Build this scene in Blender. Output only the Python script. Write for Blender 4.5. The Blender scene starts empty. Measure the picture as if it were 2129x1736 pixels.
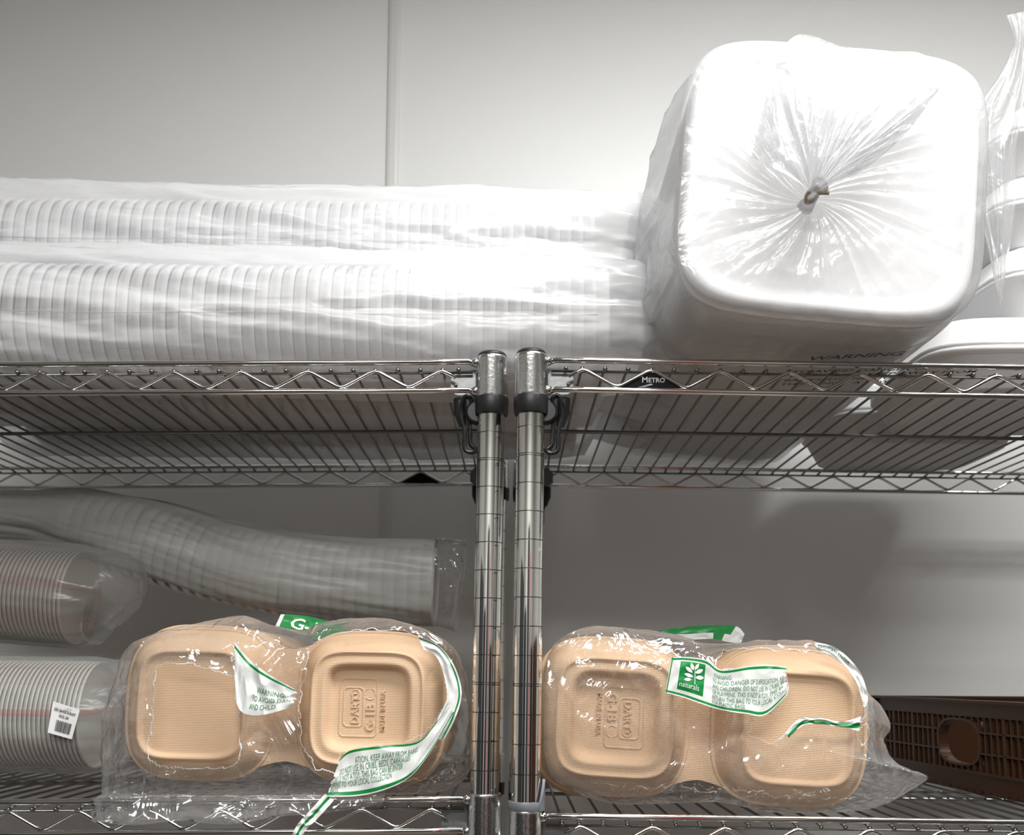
import bpy, math, random
from math import sin, cos, pi, radians, sqrt, exp
from mathutils import Vector, Matrix, noise
random.seed(7)
SC = bpy.context.scene
COL = SC.collection
W, H = 2129.0, 1736.0
# ------------------------------------------------------------------ camera
F = 2077.0
PITCH, ROLL, CAMZ = radians(6.5), radians(0.5), 1.50
SHIFT = 295.0 / W
CPX, CPY = W / 2, H / 2 + SHIFT * W
RM = (Matrix.Rotation(pi / 2 + PITCH, 3, 'X') @ Matrix.Rotation(ROLL, 3, 'Z'))
CAM = Vector((0, 0, CAMZ))

def ray(px, py):
    return RM @ Vector(((px - CPX) / F, -(py - CPY) / F, -1.0))
def at(px, py, Y):
    d = ray(px, py)
    return CAM + d * (Y / d.y)
def at_z(px, py, z):
    d = ray(px, py)
    return CAM + d * ((z - CAMZ) / d.z)

cd = bpy.data.cameras.new('camera')
cam = bpy.data.objects.new('camera', cd)
COL.objects.link(cam)
cam.matrix_world = Matrix.Translation(CAM) @ RM.to_4x4()
cd.sensor_width = 36.0
cd.lens = F / W * 36.0
cd.shift_y = SHIFT
cd.clip_start = 0.02
cd.dof.use_dof = True
cd.dof.focus_distance = 0.90
cd.dof.aperture_fstop = 9.0
SC.camera = cam
vs = SC.view_settings
vs.view_transform = 'Standard'
vs.look = 'None'
vs.gamma = 1.0
vs.use_curve_mapping = False
vs.exposure = 0.50

# ------------------------------------------------------------------ materials
def newmat(name):
    m = bpy.data.materials.new(name)
    m.use_nodes = True
    nt = m.node_tree
    nt.nodes.clear()
    out = nt.nodes.new('ShaderNodeOutputMaterial')
    return m, nt, out
def N(nt, t, **kw):
    n = nt.nodes.new(t)
    for k, v in kw.items():
        setattr(n, k, v)
    return n
def principled(name, col, rough=0.5, metal=0.0, bump=0.0, bscale=200.0, spec=0.5, var=0.0, vscale=8.0, bdist=0.001, trans=0.0):
    m, nt, out = newmat(name)
    b = N(nt, 'ShaderNodeBsdfPrincipled')
    b.inputs['Base Color'].default_value = (*col, 1)
    b.inputs['Roughness'].default_value = rough
    b.inputs['Metallic'].default_value = metal
    b.inputs['Specular IOR Level'].default_value = spec
    b.inputs['Transmission Weight'].default_value = trans
    tc = N(nt, 'ShaderNodeTexCoord')
    if var > 0:
        nz = N(nt, 'ShaderNodeTexNoise')
        nz.inputs['Scale'].default_value = vscale
        nz.inputs['Detail'].default_value = 6
        nt.links.new(tc.outputs['Object'], nz.inputs['Vector'])
        mx = N(nt, 'ShaderNodeMix', data_type='RGBA')
        mx.inputs[6].default_value = (*[c * (1 - var) for c in col], 1)
        mx.inputs[7].default_value = (*[min(1, c * (1 + var)) for c in col], 1)
        nt.links.new(nz.outputs['Fac'], mx.inputs[0])
        nt.links.new(mx.outputs[2], b.inputs['Base Color'])
    if bump > 0:
        nb = N(nt, 'ShaderNodeTexNoise')
        nb.inputs['Scale'].default_value = bscale
        nb.inputs['Detail'].default_value = 4
        nt.links.new(tc.outputs['Object'], nb.inputs['Vector'])
        bp = N(nt, 'ShaderNodeBump')
        bp.inputs['Strength'].default_value = bump
        bp.inputs['Distance'].default_value = bdist
        nt.links.new(nb.outputs['Fac'], bp.inputs['Height'])
        nt.links.new(bp.outputs['Normal'], b.inputs['Normal'])
    nt.links.new(b.outputs[0], out.inputs[0])
    return m

def film(name, col, lo, hi, gloss, rough, bump=0.6, bscale=(60, 60, 60), transl=0.4, bdist=0.003, tint=0.98):
    """thin plastic film: clear sheet with a little milky body and a shiny crinkled surface"""
    m, nt, out = newmat(name)
    tc = N(nt, 'ShaderNodeTexCoord')
    mp = N(nt, 'ShaderNodeMapping')
    mp.inputs['Scale'].default_value = bscale
    nt.links.new(tc.outputs['Object'], mp.inputs['Vector'])
    n1 = N(nt, 'ShaderNodeTexNoise')
    n1.inputs['Scale'].default_value = 1.0
    n1.inputs['Detail'].default_value = 3
    n1.inputs['Distortion'].default_value = 1.2
    nt.links.new(mp.outputs[0], n1.inputs['Vector'])
    # ridged noise
    s1 = N(nt, 'ShaderNodeMath', operation='SUBTRACT'); s1.inputs[1].default_value = 0.5
    nt.links.new(n1.outputs['Fac'], s1.inputs[0])
    ab = N(nt, 'ShaderNodeMath', operation='ABSOLUTE')
    nt.links.new(s1.outputs[0], ab.inputs[0])
    bp = N(nt, 'ShaderNodeBump')
    bp.inputs['Strength'].default_value = bump
    bp.inputs['Distance'].default_value = bdist
    nt.links.new(ab.outputs[0], bp.inputs['Height'])
    lw = N(nt, 'ShaderNodeLayerWeight'); lw.inputs['Blend'].default_value = 0.35
    nt.links.new(bp.outputs['Normal'], lw.inputs['Normal'])
    mr = N(nt, 'ShaderNodeMapRange')
    mr.inputs['To Min'].default_value = lo
    mr.inputs['To Max'].default_value = hi
    nt.links.new(lw.outputs['Facing'], mr.inputs['Value'])
    tr = N(nt, 'ShaderNodeBsdfTransparent'); tr.inputs[0].default_value = (tint, tint, tint, 1)
    df = N(nt, 'ShaderNodeBsdfDiffuse'); df.inputs['Color'].default_value = (*col, 1)
    tl = N(nt, 'ShaderNodeBsdfTranslucent'); tl.inputs['Color'].default_value = (*col, 1)
    body = N(nt, 'ShaderNodeMixShader'); body.inputs[0].default_value = transl
    nt.links.new(df.outputs[0], body.inputs[1]); nt.links.new(tl.outputs[0], body.inputs[2])
    a = N(nt, 'ShaderNodeMixShader')
    nt.links.new(mr.outputs[0], a.inputs[0])
    nt.links.new(tr.outputs[0], a.inputs[1]); nt.links.new(body.outputs[0], a.inputs[2])
    gl = N(nt, 'ShaderNodeBsdfGlossy'); gl.inputs['Roughness'].default_value = rough
    nt.links.new(bp.outputs['Normal'], gl.inputs['Normal'])
    l2 = N(nt, 'ShaderNodeLayerWeight'); l2.inputs['Blend'].default_value = 0.5
    nt.links.new(bp.outputs['Normal'], l2.inputs['Normal'])
    pw = N(nt, 'ShaderNodeMath', operation='POWER'); pw.inputs[1].default_value = 4.0
    nt.links.new(l2.outputs['Facing'], pw.inputs[0])
    fm = N(nt, 'ShaderNodeMath', operation='MULTIPLY_ADD'); fm.inputs[1].default_value = 0.30*gloss; fm.inputs[2].default_value = 0.035*gloss; fm.use_clamp = True
    nt.links.new(pw.outputs[0], fm.inputs[0])
    b = N(nt, 'ShaderNodeMixShader')
    nt.links.new(fm.outputs[0], b.inputs[0])
    nt.links.new(a.outputs[0], b.inputs[1]); nt.links.new(gl.outputs[0], b.inputs[2])
    nt.links.new(b.outputs[0], out.inputs[0])
    return m

def emit(name, col, s):
    m, nt, out = newmat(name)
    e = N(nt, 'ShaderNodeEmission')
    e.inputs[0].default_value = (*col, 1); e.inputs[1].default_value = s
    nt.links.new(e.outputs[0], out.inputs[0])
    return m

M = {}
M['wall'] = principled('painted_panel', (0.80, 0.805, 0.795), 0.42, bump=0.05, bscale=60, var=0.02, vscale=3)
M['batten'] = principled('batten_plastic', (0.70, 0.70, 0.68), 0.4)
M['roomwall'] = principled('room_paint', (0.66, 0.66, 0.63), 0.6)
M['floor'] = principled('quarry_tile', (0.10, 0.075, 0.06), 0.4, var=0.2)
M['ceiling'] = principled('ceiling_tile', (0.75, 0.75, 0.72), 0.8)
M['chrome'] = principled('chrome', (0.70, 0.70, 0.69), 0.09, 1.0, bump=0.01, bscale=300, bdist=0.0003)
M['deckwire'] = principled('chrome_dark_reflection', (0.26, 0.26, 0.25), 0.3, 1.0)  # chrome wire with the dark floor reflection put into its colour
M['gusset'] = principled('gusset_steel', (0.22, 0.225, 0.22), 0.42, 1.0, bump=0.2, bscale=200, bdist=0.0008)
M['postchrome'] = principled('polished_chrome', (0.85, 0.85, 0.83), 0.05, 1.0)
M['cast'] = principled('cast_chrome', (0.72, 0.73, 0.73), 0.2, 1.0, bump=0.35, bscale=330, bdist=0.0008)
M['groove'] = principled('groove_dark', (0.30, 0.30, 0.29), 0.25, 1.0)
M['black'] = principled('black_plastic', (0.016, 0.017, 0.018), 0.38, spec=0.4)
M['greyplastic'] = principled('grey_plastic', (0.16, 0.17, 0.19), 0.4)
M['plate'] = principled('matt_black', (0.008, 0.008, 0.008), 0.7, spec=0.15)
M['silver'] = principled('silver_print', (0.5, 0.5, 0.5), 0.4)
M['foam'] = principled('white_foam', (0.78, 0.78, 0.785), 0.45, bump=0.08, bscale=500, spec=0.35)
M['brown'] = principled('brown_plastic', (0.055, 0.022, 0.009), 0.34, bump=0.1, bscale=150)
M['label'] = principled('printed_white', (0.80, 0.82, 0.80), 0.3, bump=0.25, bscale=90, bdist=0.002)
M['green'] = principled('printed_green', (0.012, 0.25, 0.055), 0.3, bump=0.25, bscale=90, bdist=0.002)
M['inkgreen'] = principled('green_ink', (0.03, 0.20, 0.08), 0.5)
M['white_ink'] = principled('white_ink', (0.85, 0.87, 0.85), 0.5)
M['ink'] = principled('black_ink', (0.015, 0.015, 0.018), 0.5)
M['sticker'] = principled('sticker_paper', (0.78, 0.78, 0.78), 0.5)
M['tie'] = principled('tan_tie', (0.50, 0.42, 0.31), 0.6)
M['film_clear'] = film('clear_film', (0.86, 0.87, 0.88), 0.05, 0.40, 3.6, 0.11, 0.9, (26, 26, 15), bdist=0.009)
M['film_tail'] = film('bag_tail_film', (0.70, 0.705, 0.72), 0.30, 0.75, 2.2, 0.2, 0.7, (20, 20, 20), 0.4, bdist=0.007, tint=0.93)
M['film_pack'] = film('pack_film', (0.80, 0.805, 0.82), 0.14, 0.62, 2.0, 0.22, 0.5, (22, 22, 22), 0.5, bdist=0.006, tint=0.93)
M['film_sleeve'] = film('sleeve_film', (0.86, 0.865, 0.88), 0.56, 0.85, 1.4, 0.3, 0.25, (9, 30, 30), 0.35)
M['film_grey'] = film('grey_sleeve_film', (0.55, 0.555, 0.53), 0.66, 0.9, 0.8, 0.38, 0.12, (9, 30, 30), 0.3)
M['lamp'] = emit('lamp_diffuser', (1.0, 0.985, 0.955), 1.0)
M['red'] = principled('red_paint', (0.45, 0.012, 0.012), 0.4)
M['dark'] = principled('dark_steel', (0.03, 0.03, 0.032), 0.5)

def pulp_mat():
    m, nt, out = newmat('moulded_fibre')
    b = N(nt, 'ShaderNodeBsdfPrincipled')
    b.inputs['Roughness'].default_value = 0.75
    b.inputs['Specular IOR Level'].default_value = 0.25
    tc = N(nt, 'ShaderNodeTexCoord')
    nz = N(nt, 'ShaderNodeTexNoise'); nz.inputs['Scale'].default_value = 35; nz.inputs['Detail'].default_value = 8
    nt.links.new(tc.outputs['Object'], nz.inputs['Vector'])
    mx = N(nt, 'ShaderNodeMix', data_type='RGBA')
    mx.inputs[6].default_value = (0.62, 0.43, 0.275, 1)
    mx.inputs[7].default_value = (0.71, 0.50, 0.33, 1)
    nt.links.new(nz.outputs['Fac'], mx.inputs[0]); nt.links.new(mx.outputs[2], b.inputs['Base Color'])
    w1 = N(nt, 'ShaderNodeTexWave', wave_type='BANDS', bands_direction='Z'); w1.inputs['Scale'].default_value = 210; w1.inputs['Distortion'].default_value = 0.5
    w2 = N(nt, 'ShaderNodeTexWave', wave_type='BANDS', bands_direction='X'); w2.inputs['Scale'].default_value = 210; w2.inputs['Distortion'].default_value = 0.5
    n2 = N(nt, 'ShaderNodeTexNoise'); n2.inputs['Scale'].default_value = 500; n2.inputs['Detail'].default_value = 3
    for w in (w1, w2, n2): nt.links.new(tc.outputs['Object'], w.inputs['Vector'])
    a1 = N(nt, 'ShaderNodeMath', operation='ADD'); nt.links.new(w1.outputs['Fac'], a1.inputs[0]); nt.links.new(n2.outputs['Fac'], a1.inputs[1])
    a2 = N(nt, 'ShaderNodeMath', operation='MULTIPLY_ADD'); a2.inputs[1].default_value = 0.4
    nt.links.new(w2.outputs['Fac'], a2.inputs[0]); nt.links.new(a1.outputs[0], a2.inputs[2])
    bp = N(nt, 'ShaderNodeBump'); bp.inputs['Strength'].default_value = 0.35; bp.inputs['Distance'].default_value = 0.0004
    nt.links.new(a2.outputs[0], bp.inputs['Height']); nt.links.new(bp.outputs['Normal'], b.inputs['Normal'])
    nt.links.new(b.outputs[0], out.inputs[0])
    return m
M['pulp'] = pulp_mat()

def cup_mat(name, bands, tone):
    """paper cup print: coloured bands that run round the side of the nested cups (bands in local Z)"""
    m, nt, out = newmat(name)
    b = N(nt, 'ShaderNodeBsdfPrincipled'); b.inputs['Roughness'].default_value = 0.6
    tc = N(nt, 'ShaderNodeTexCoord')
    sp = N(nt, 'ShaderNodeSeparateXYZ'); nt.links.new(tc.outputs['Object'], sp.inputs[0])
    mr = N(nt, 'ShaderNodeMapRange'); mr.inputs['From Min'].default_value = -0.065; mr.inputs['From Max'].default_value = 0.065
    nt.links.new(sp.outputs['Z'], mr.inputs['Value'])
    cr = N(nt, 'ShaderNodeValToRGB'); cr.color_ramp.interpolation = 'CONSTANT'
    els = cr.color_ramp.elements
    els[0].position = 0; els[0].color = (*tone, 1)
    els[1].position = 0.999; els[1].color = (*tone, 1)
    for p0, p1, c in bands:
        e = els.new(p0); e.color = (*c, 1)
        e = els.new(p1); e.color = (*tone, 1)
    nt.links.new(mr.outputs[0], cr.inputs[0])
    nz = N(nt, 'ShaderNodeTexNoise'); nz.inputs['Scale'].default_value = 1.0; nz.inputs['Detail'].default_value = 3
    mp = N(nt, 'ShaderNodeMapping'); mp.inputs['Scale'].default_value = (420, 12, 12)
    nt.links.new(tc.outputs['Object'], mp.inputs['Vector']); nt.links.new(mp.outputs[0], nz.inputs['Vector'])
    mx = N(nt, 'ShaderNodeMix', data_type='RGBA'); mx.inputs[7].default_value = (*tone, 1)
    nt.links.new(nz.outputs['Fac'], mx.inputs[0]); nt.links.new(cr.outputs[0], mx.inputs[6])
    nt.links.new(mx.outputs[2], b.inputs['Base Color'])
    nt.links.new(b.outputs[0], out.inputs[0])
    return m
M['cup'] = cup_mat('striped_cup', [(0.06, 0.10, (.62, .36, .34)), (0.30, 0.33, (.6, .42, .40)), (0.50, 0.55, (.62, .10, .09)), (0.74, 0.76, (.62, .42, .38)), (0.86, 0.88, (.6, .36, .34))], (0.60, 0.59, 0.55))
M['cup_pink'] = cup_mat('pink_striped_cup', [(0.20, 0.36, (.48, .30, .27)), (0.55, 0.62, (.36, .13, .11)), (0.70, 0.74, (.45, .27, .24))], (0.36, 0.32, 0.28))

# ------------------------------------------------------------------ mesh helpers
class MB:
    def __init__(self):
        self.v = []; self.f = []; self.m = []
    def add(self, vs_, fs, mi=0):
        o = len(self.v)
        self.v += [tuple(p) for p in vs_]
        self.f += [tuple(i + o for i in f) for f in fs]
        self.m += [mi] * len(fs)
    def box(self, lo, hi, mi=0, mat=None):
        x0, y0, z0 = lo; x1, y1, z1 = hi
        p = [Vector(c) for c in ((x0,y0,z0),(x1,y0,z0),(x1,y1,z0),(x0,y1,z0),(x0,y0,z1),(x1,y0,z1),(x1,y1,z1),(x0,y1,z1))]
        if mat is not None: p = [mat @ q for q in p]
        self.add(p, [(0,3,2,1),(4,5,6,7),(0,1,5,4),(1,2,6,5),(2,3,7,6),(3,0,4,7)], mi)
    def tube(self, path, r, seg=8, mi=0, caps=True, closed=False, flat=1.0):
        path = [Vector(p) for p in path]
        n = len(path); vs_ = []
        prev = None
        for i, p in enumerate(path):
            if closed: t = path[(i+1) % n] - path[i-1]
            else: t = path[min(i+1, n-1)] - path[max(i-1, 0)]
            t.normalize()
            up = prev if prev is not None else (Vector((0,0,1)) if abs(t.z) < 0.9 else Vector((0,1,0)))
            a = t.cross(up); a.normalize(); b = a.cross(t); b.normalize(); prev = b
            rr = r[i] if isinstance(r, (list, tuple)) else r
            for k in range(seg):
                th = 2*pi*k/seg
                vs_.append(p + a*cos(th)*rr*flat + b*sin(th)*rr)
        fs = []
        for i in range(n if closed else n-1):
            j = (i+1) % n
            for k in range(seg):
                l = (k+1) % seg
                fs.append((i*seg+k, i*seg+l, j*seg+l, j*seg+k))
        if caps and not closed:
            fs.append(tuple(range(seg-1, -1, -1))); fs.append(tuple((n-1)*seg+k for k in range(seg)))
        self.add(vs_, fs, mi)
    def lathe(self, prof, p0=Vector((0,0,0)), ax=Vector((0,0,1)), seg=32, mi=None, mats=None):
        """prof = [(r, h)], revolved round axis ax through p0"""
        ax = Vector(ax).normalized()
        a = ax.cross(Vector((0,1,0)) if abs(ax.y) < .9 else Vector((1,0,0))).normalized(); b = ax.cross(a)
        vs_ = []
        for r, h in prof:
            for k in range(seg):
                th = 2*pi*k/seg
                vs_.append(Vector(p0) + ax*h + (a*cos(th) + b*sin(th))*r)
        o = len(self.v); self.v += [tuple(p) for p in vs_]
        for i in range(len(prof)-1):
            for k in range(seg):
                l = (k+1) % seg
                self.f.append((o+i*seg+k, o+i*seg+l, o+(i+1)*seg+l, o+(i+1)*seg+k))
                self.m.append(mats[i] if mats else (mi or 0))
    def sphere(self, c, r, mi=0, seg=12):
        prof = [(max(1e-5, r*sin(pi*i/8)), -r*cos(pi*i/8)) for i in range(9)]
        self.lathe(prof, Vector(c), (0,0,1), seg, mi)
    def grid(self, P, nu, nv, mi=0, closed_u=False, keep=None, mfun=None):
        o = len(self.v)
        cu = nu if closed_u else nu+1
        for j in range(nv+1):
            for i in range(cu):
                self.v.append(tuple(P(i, j)))
        for j in range(nv):
            for i in range(nu):
                if keep and not keep(i, j): continue
                i2 = (i+1) % cu
                self.f.append((o+j*cu+i, o+j*cu+i2, o+(j+1)*cu+i2, o+(j+1)*cu+i))
                self.m.append(mfun(i, j) if mfun else mi)
    def build(self, name, mats, parent=None, smooth=True, loc=None, auto=None):
        me = bpy.data.meshes.new(name)
        base = Vector(loc) if loc is not None else Vector((0,0,0))
        me.from_pydata([tuple(Vector(p) - base) for p in self.v], [], self.f)
        if not isinstance(mats, (list, tuple)): mats = [mats]
        for m in mats: me.materials.append(m)
        me.polygons.foreach_set('material_index', self.m)
        me.polygons.foreach_set('use_smooth', [smooth] * len(self.f))
        me.update()
        if auto is not None:
            me.set_sharp_from_angle(angle=radians(auto))
        o = bpy.data.objects.new(name, me)
        o.location = base
        COL.objects.link(o)
        if parent is not None:
            o.parent = parent
            o.location = base - parent_world(parent)
        return o

def parent_world(p):
    v = Vector(p.location)
    while p.parent is not None:
        p = p.parent; v = v + Vector(p.location)
    return v

def tag(o, label=None, cat=None, group=None, kind=None):
    if label: o['label'] = label
    if cat: o['category'] = cat
    if group: o['group'] = group
    if kind: o['kind'] = kind
    return o
def empty(name, loc, label=None, cat=None, group=None):
    o = bpy.data.objects.new(name, None); COL.objects.link(o)
    o.location = loc; o.empty_display_size = 0.02
    return tag(o, label, cat, group)
def struct(name, mb, mat, smooth=False):
    return tag(mb.build(name, mat, smooth=smooth), kind='structure')

def cr_pts(pts, n, closed=False):
    """Catmull-Rom resample of a 2-D polyline, n points"""
    P = [Vector(p) for p in pts]; m = len(P)
    out = []
    segs = m if closed else m-1
    for k in range(n):
        t = k/(n if closed else n-1)*segs
        i = min(int(t), segs-1); u = t - i
        g = (lambda q: P[q % m]) if closed else (lambda q: P[max(0, min(m-1, q))])
        a, b, c, d = g(i-1), g(i), g(i+1), g(i+2)
        out.append(0.5*((2*b) + (c-a)*u + (2*a-5*b+4*c-d)*u*u + (3*b-a-3*c+d)*u*u*u))
    return out
def lerp_pts(pts, u):
    n = len(pts)-1; t = max(0, min(1, u))*n; i = min(int(t), n-1)
    return pts[i].lerp(pts[i+1], t-i)

def ridge(x, y, z, seed=0.0):
    return 1 - 2*abs(noise.noise(Vector((x + seed*7.3, y - seed*3.1, z + seed*5.7))))
def fold(p, f, seed):
    """crumpled film: sharp creases at a few scales, -1..1"""
    a = ridge(p.x*f, p.y*f, p.z*f, seed)
    b = ridge(p.x*f*2.3+5, p.y*f*2.3, p.z*f*2.3, seed+1)
    c = ridge(p.x*f*5.1, p.y*f*5.1+9, p.z*f*5.1, seed+2)
    return a*0.55 + b*0.3 + c*0.15 - 0.45

def inside(px, py, poly):
    c = False; n = len(poly); j = n-1
    for i in range(n):
        xi, yi = poly[i]; xj, yj = poly[j]
        if (yi > py) != (yj > py) and px < (xj-xi)*(py-yi)/(yj-yi)+xi: c = not c
        j = i
    return c

def text_flat(s, size=1.0, bold=False):
    """flat letters as (verts2d, faces); letter height about 0.7*size"""
    cu = bpy.data.curves.new('t', 'FONT'); cu.body = s; cu.size = size; cu.resolution_u = 2
    if bold: cu.offset = 0.018*size
    o = bpy.data.objects.new('t', cu); COL.objects.link(o)
    bpy.context.view_layer.update()
    dg = bpy.context.evaluated_depsgraph_get()
    oe = o.evaluated_get(dg); me = oe.to_mesh()
    v = [(q.co.x, q.co.y) for q in me.vertices]; f = [tuple(p.vertices) for p in me.polygons]
    oe.to_mesh_clear()
    bpy.data.objects.remove(o); bpy.data.curves.remove(cu)
    return v, f

# ------------------------------------------------------------------ room shell
WY = 1.44                       # wall behind the shelves
RX0, RX1, RY0, CZ = -2.3, 2.6, -2.3, 2.75
b = MB(); b.box((RX0, WY, 0), (RX1, WY+0.1, CZ)); struct('wall_back', b, M['wall'])
b = MB(); b.box((RX0-0.1, RY0, 0), (RX0, WY+0.1, CZ)); struct('wall_left', b, M['roomwall'])
b = MB(); b.box((RX1, RY0, 0), (RX1+0.1, WY+0.1, CZ)); struct('wall_right', b, M['roomwall'])
b = MB(); b.box((RX0, RY0-0.1, 0), (-0.55, RY0, CZ)); b.box((0.45, RY0-0.1, 0), (RX1, RY0, CZ)); b.box((-0.55, RY0-0.1, 2.1), (0.45, RY0, CZ))
struct('wall_front', b, M['roomwall'])
b = MB(); b.box((-0.55, RY0-0.06, 0), (0.45, RY0-0.02, 2.1)); struct('door_1', b, M['dark'])  # unseen dark door, added for a dark stripe in the chrome
b = MB(); b.box((RX0, RY0, -0.1), (RX1, WY, 0)); struct('floor', b, M['floor'])
b = MB(); b.box((RX0, RY0, CZ), (RX1, WY, CZ+0.1)); struct('ceiling', b, M['ceiling'])
# batten over the joint of two wall panels
pt, pb = at(808, 0, WY), at(788, 1110, WY)
pt2, pb2 = at(836, 0, WY), at(815, 1110, WY)
def ext(a, c, z):
    return a + (c-a)*((z-a.z)/(c.z-a.z))
b = MB()
tl, tr_, bl, br = ext(pt, pb, CZ), ext(pt2, pb2, CZ), ext(pt, pb, 0), ext(pt2, pb2, 0)
prof = [(0, 0), (0.1, -0.0035), (0.3, -0.0045), (0.7, -0.0045), (0.9, -0.0035), (1, 0)]
vs_ = []
for L, R in ((bl, br), (tl, tr_)):
    for s, d in prof:
        q = L.lerp(R, s); vs_.append((q.x, WY+d, q.z))
b.add(vs_, [(i, i+1, i+7, i+6) for i in range(5)])
struct('trim_1', b, M['batten'])

# lamps on the ceiling (outside the picture, they light it)
def ceiling_lamp(x, y, sx, sy, power, label):
    t = empty('ceiling_light', (x, y, CZ), label, 'light')
    b = MB()
    b.box((x-sx/2-.03, y-sy/2-.03, CZ-.06), (x+sx/2+.03, y-sy/2, CZ)); b.box((x-sx/2-.03, y+sy/2, CZ-.06), (x+sx/2+.03, y+sy/2+.03, CZ))
    b.box((x-sx/2-.03, y-sy/2, CZ-.06), (x-sx/2, y+sy/2, CZ)); b.box((x+sx/2, y-sy/2, CZ-.06), (x+sx/2+.03, y+sy/2, CZ))
    b.build('lamp_frame', M['ceiling'], t, smooth=False, loc=(x, y, CZ))
    b = MB(); b.add([(x-sx/2, y-sy/2, CZ-.05), (x+sx/2, y-sy/2, CZ-.05), (x+sx/2, y+sy/2, CZ-.05), (x-sx/2, y+sy/2, CZ-.05)], [(0, 3, 2, 1)])
    m = emit('lamp_diffuser', (1.0, 0.995, 0.98), power)
    b.build('diffuser', m, t, smooth=False, loc=(x, y, CZ))
    return t
ceiling_lamp(0.60, 0.33, 1.2, 0.30, 24.0, 'long ceiling light fixture nearest the shelves')
ceiling_lamp(-0.2, -1.1, 1.2, 0.60, 18.0, 'wide ceiling light fixture behind the camera')

# unseen cabinets added to give the chrome dark and red stripes
def cabinet(x0, x1, y0, y1, h, m, label, name='reflection_cabinet'):
    t = empty(name, ((x0+x1)/2, (y0+y1)/2, 0), label, 'reflection prop')
    b = MB(); b.box((x0, y0, 0), (x1, y1, h)); b.build('body', m, t, smooth=False, loc=t.location)
    b = MB(); b.box((x0+.01, y1, .08), ((x0+x1)/2-.003, y1+.018, h-.02)); b.build('door', m, t, smooth=False, loc=t.location)
    b = MB(); b.box(((x0+x1)/2+.003, y1, .08), (x1-.01, y1+.018, h-.02)); b.build('door', m, t, smooth=False, loc=t.location)
    return t
cabinet(0.58, 0.74, -2.28, -1.9, 1.95, M['red'], 'tall unseen red locker added for a red stripe in the chrome beside the dark door')
cabinet(-1.6, -0.75, -2.28, -1.8, 1.75, M['dark'], 'wide unseen dark cabinet added for chrome reflections left of the door')
cabinet(-2.28, -1.75, -1.5, -0.1, 1.85, M['dark'], 'long unseen dark cabinet added for chrome reflections against the left wall')
cabinet(2.05, 2.58, -1.3, 0.3, 1.6, M['brown'], 'long unseen brown cabinet added for chrome reflections against the right wall')
cabinet(1.25, 2.1, -2.28, -1.8, 1.6, M['dark'], 'low unseen dark cabinet added for chrome reflections right of the red locker')

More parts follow.
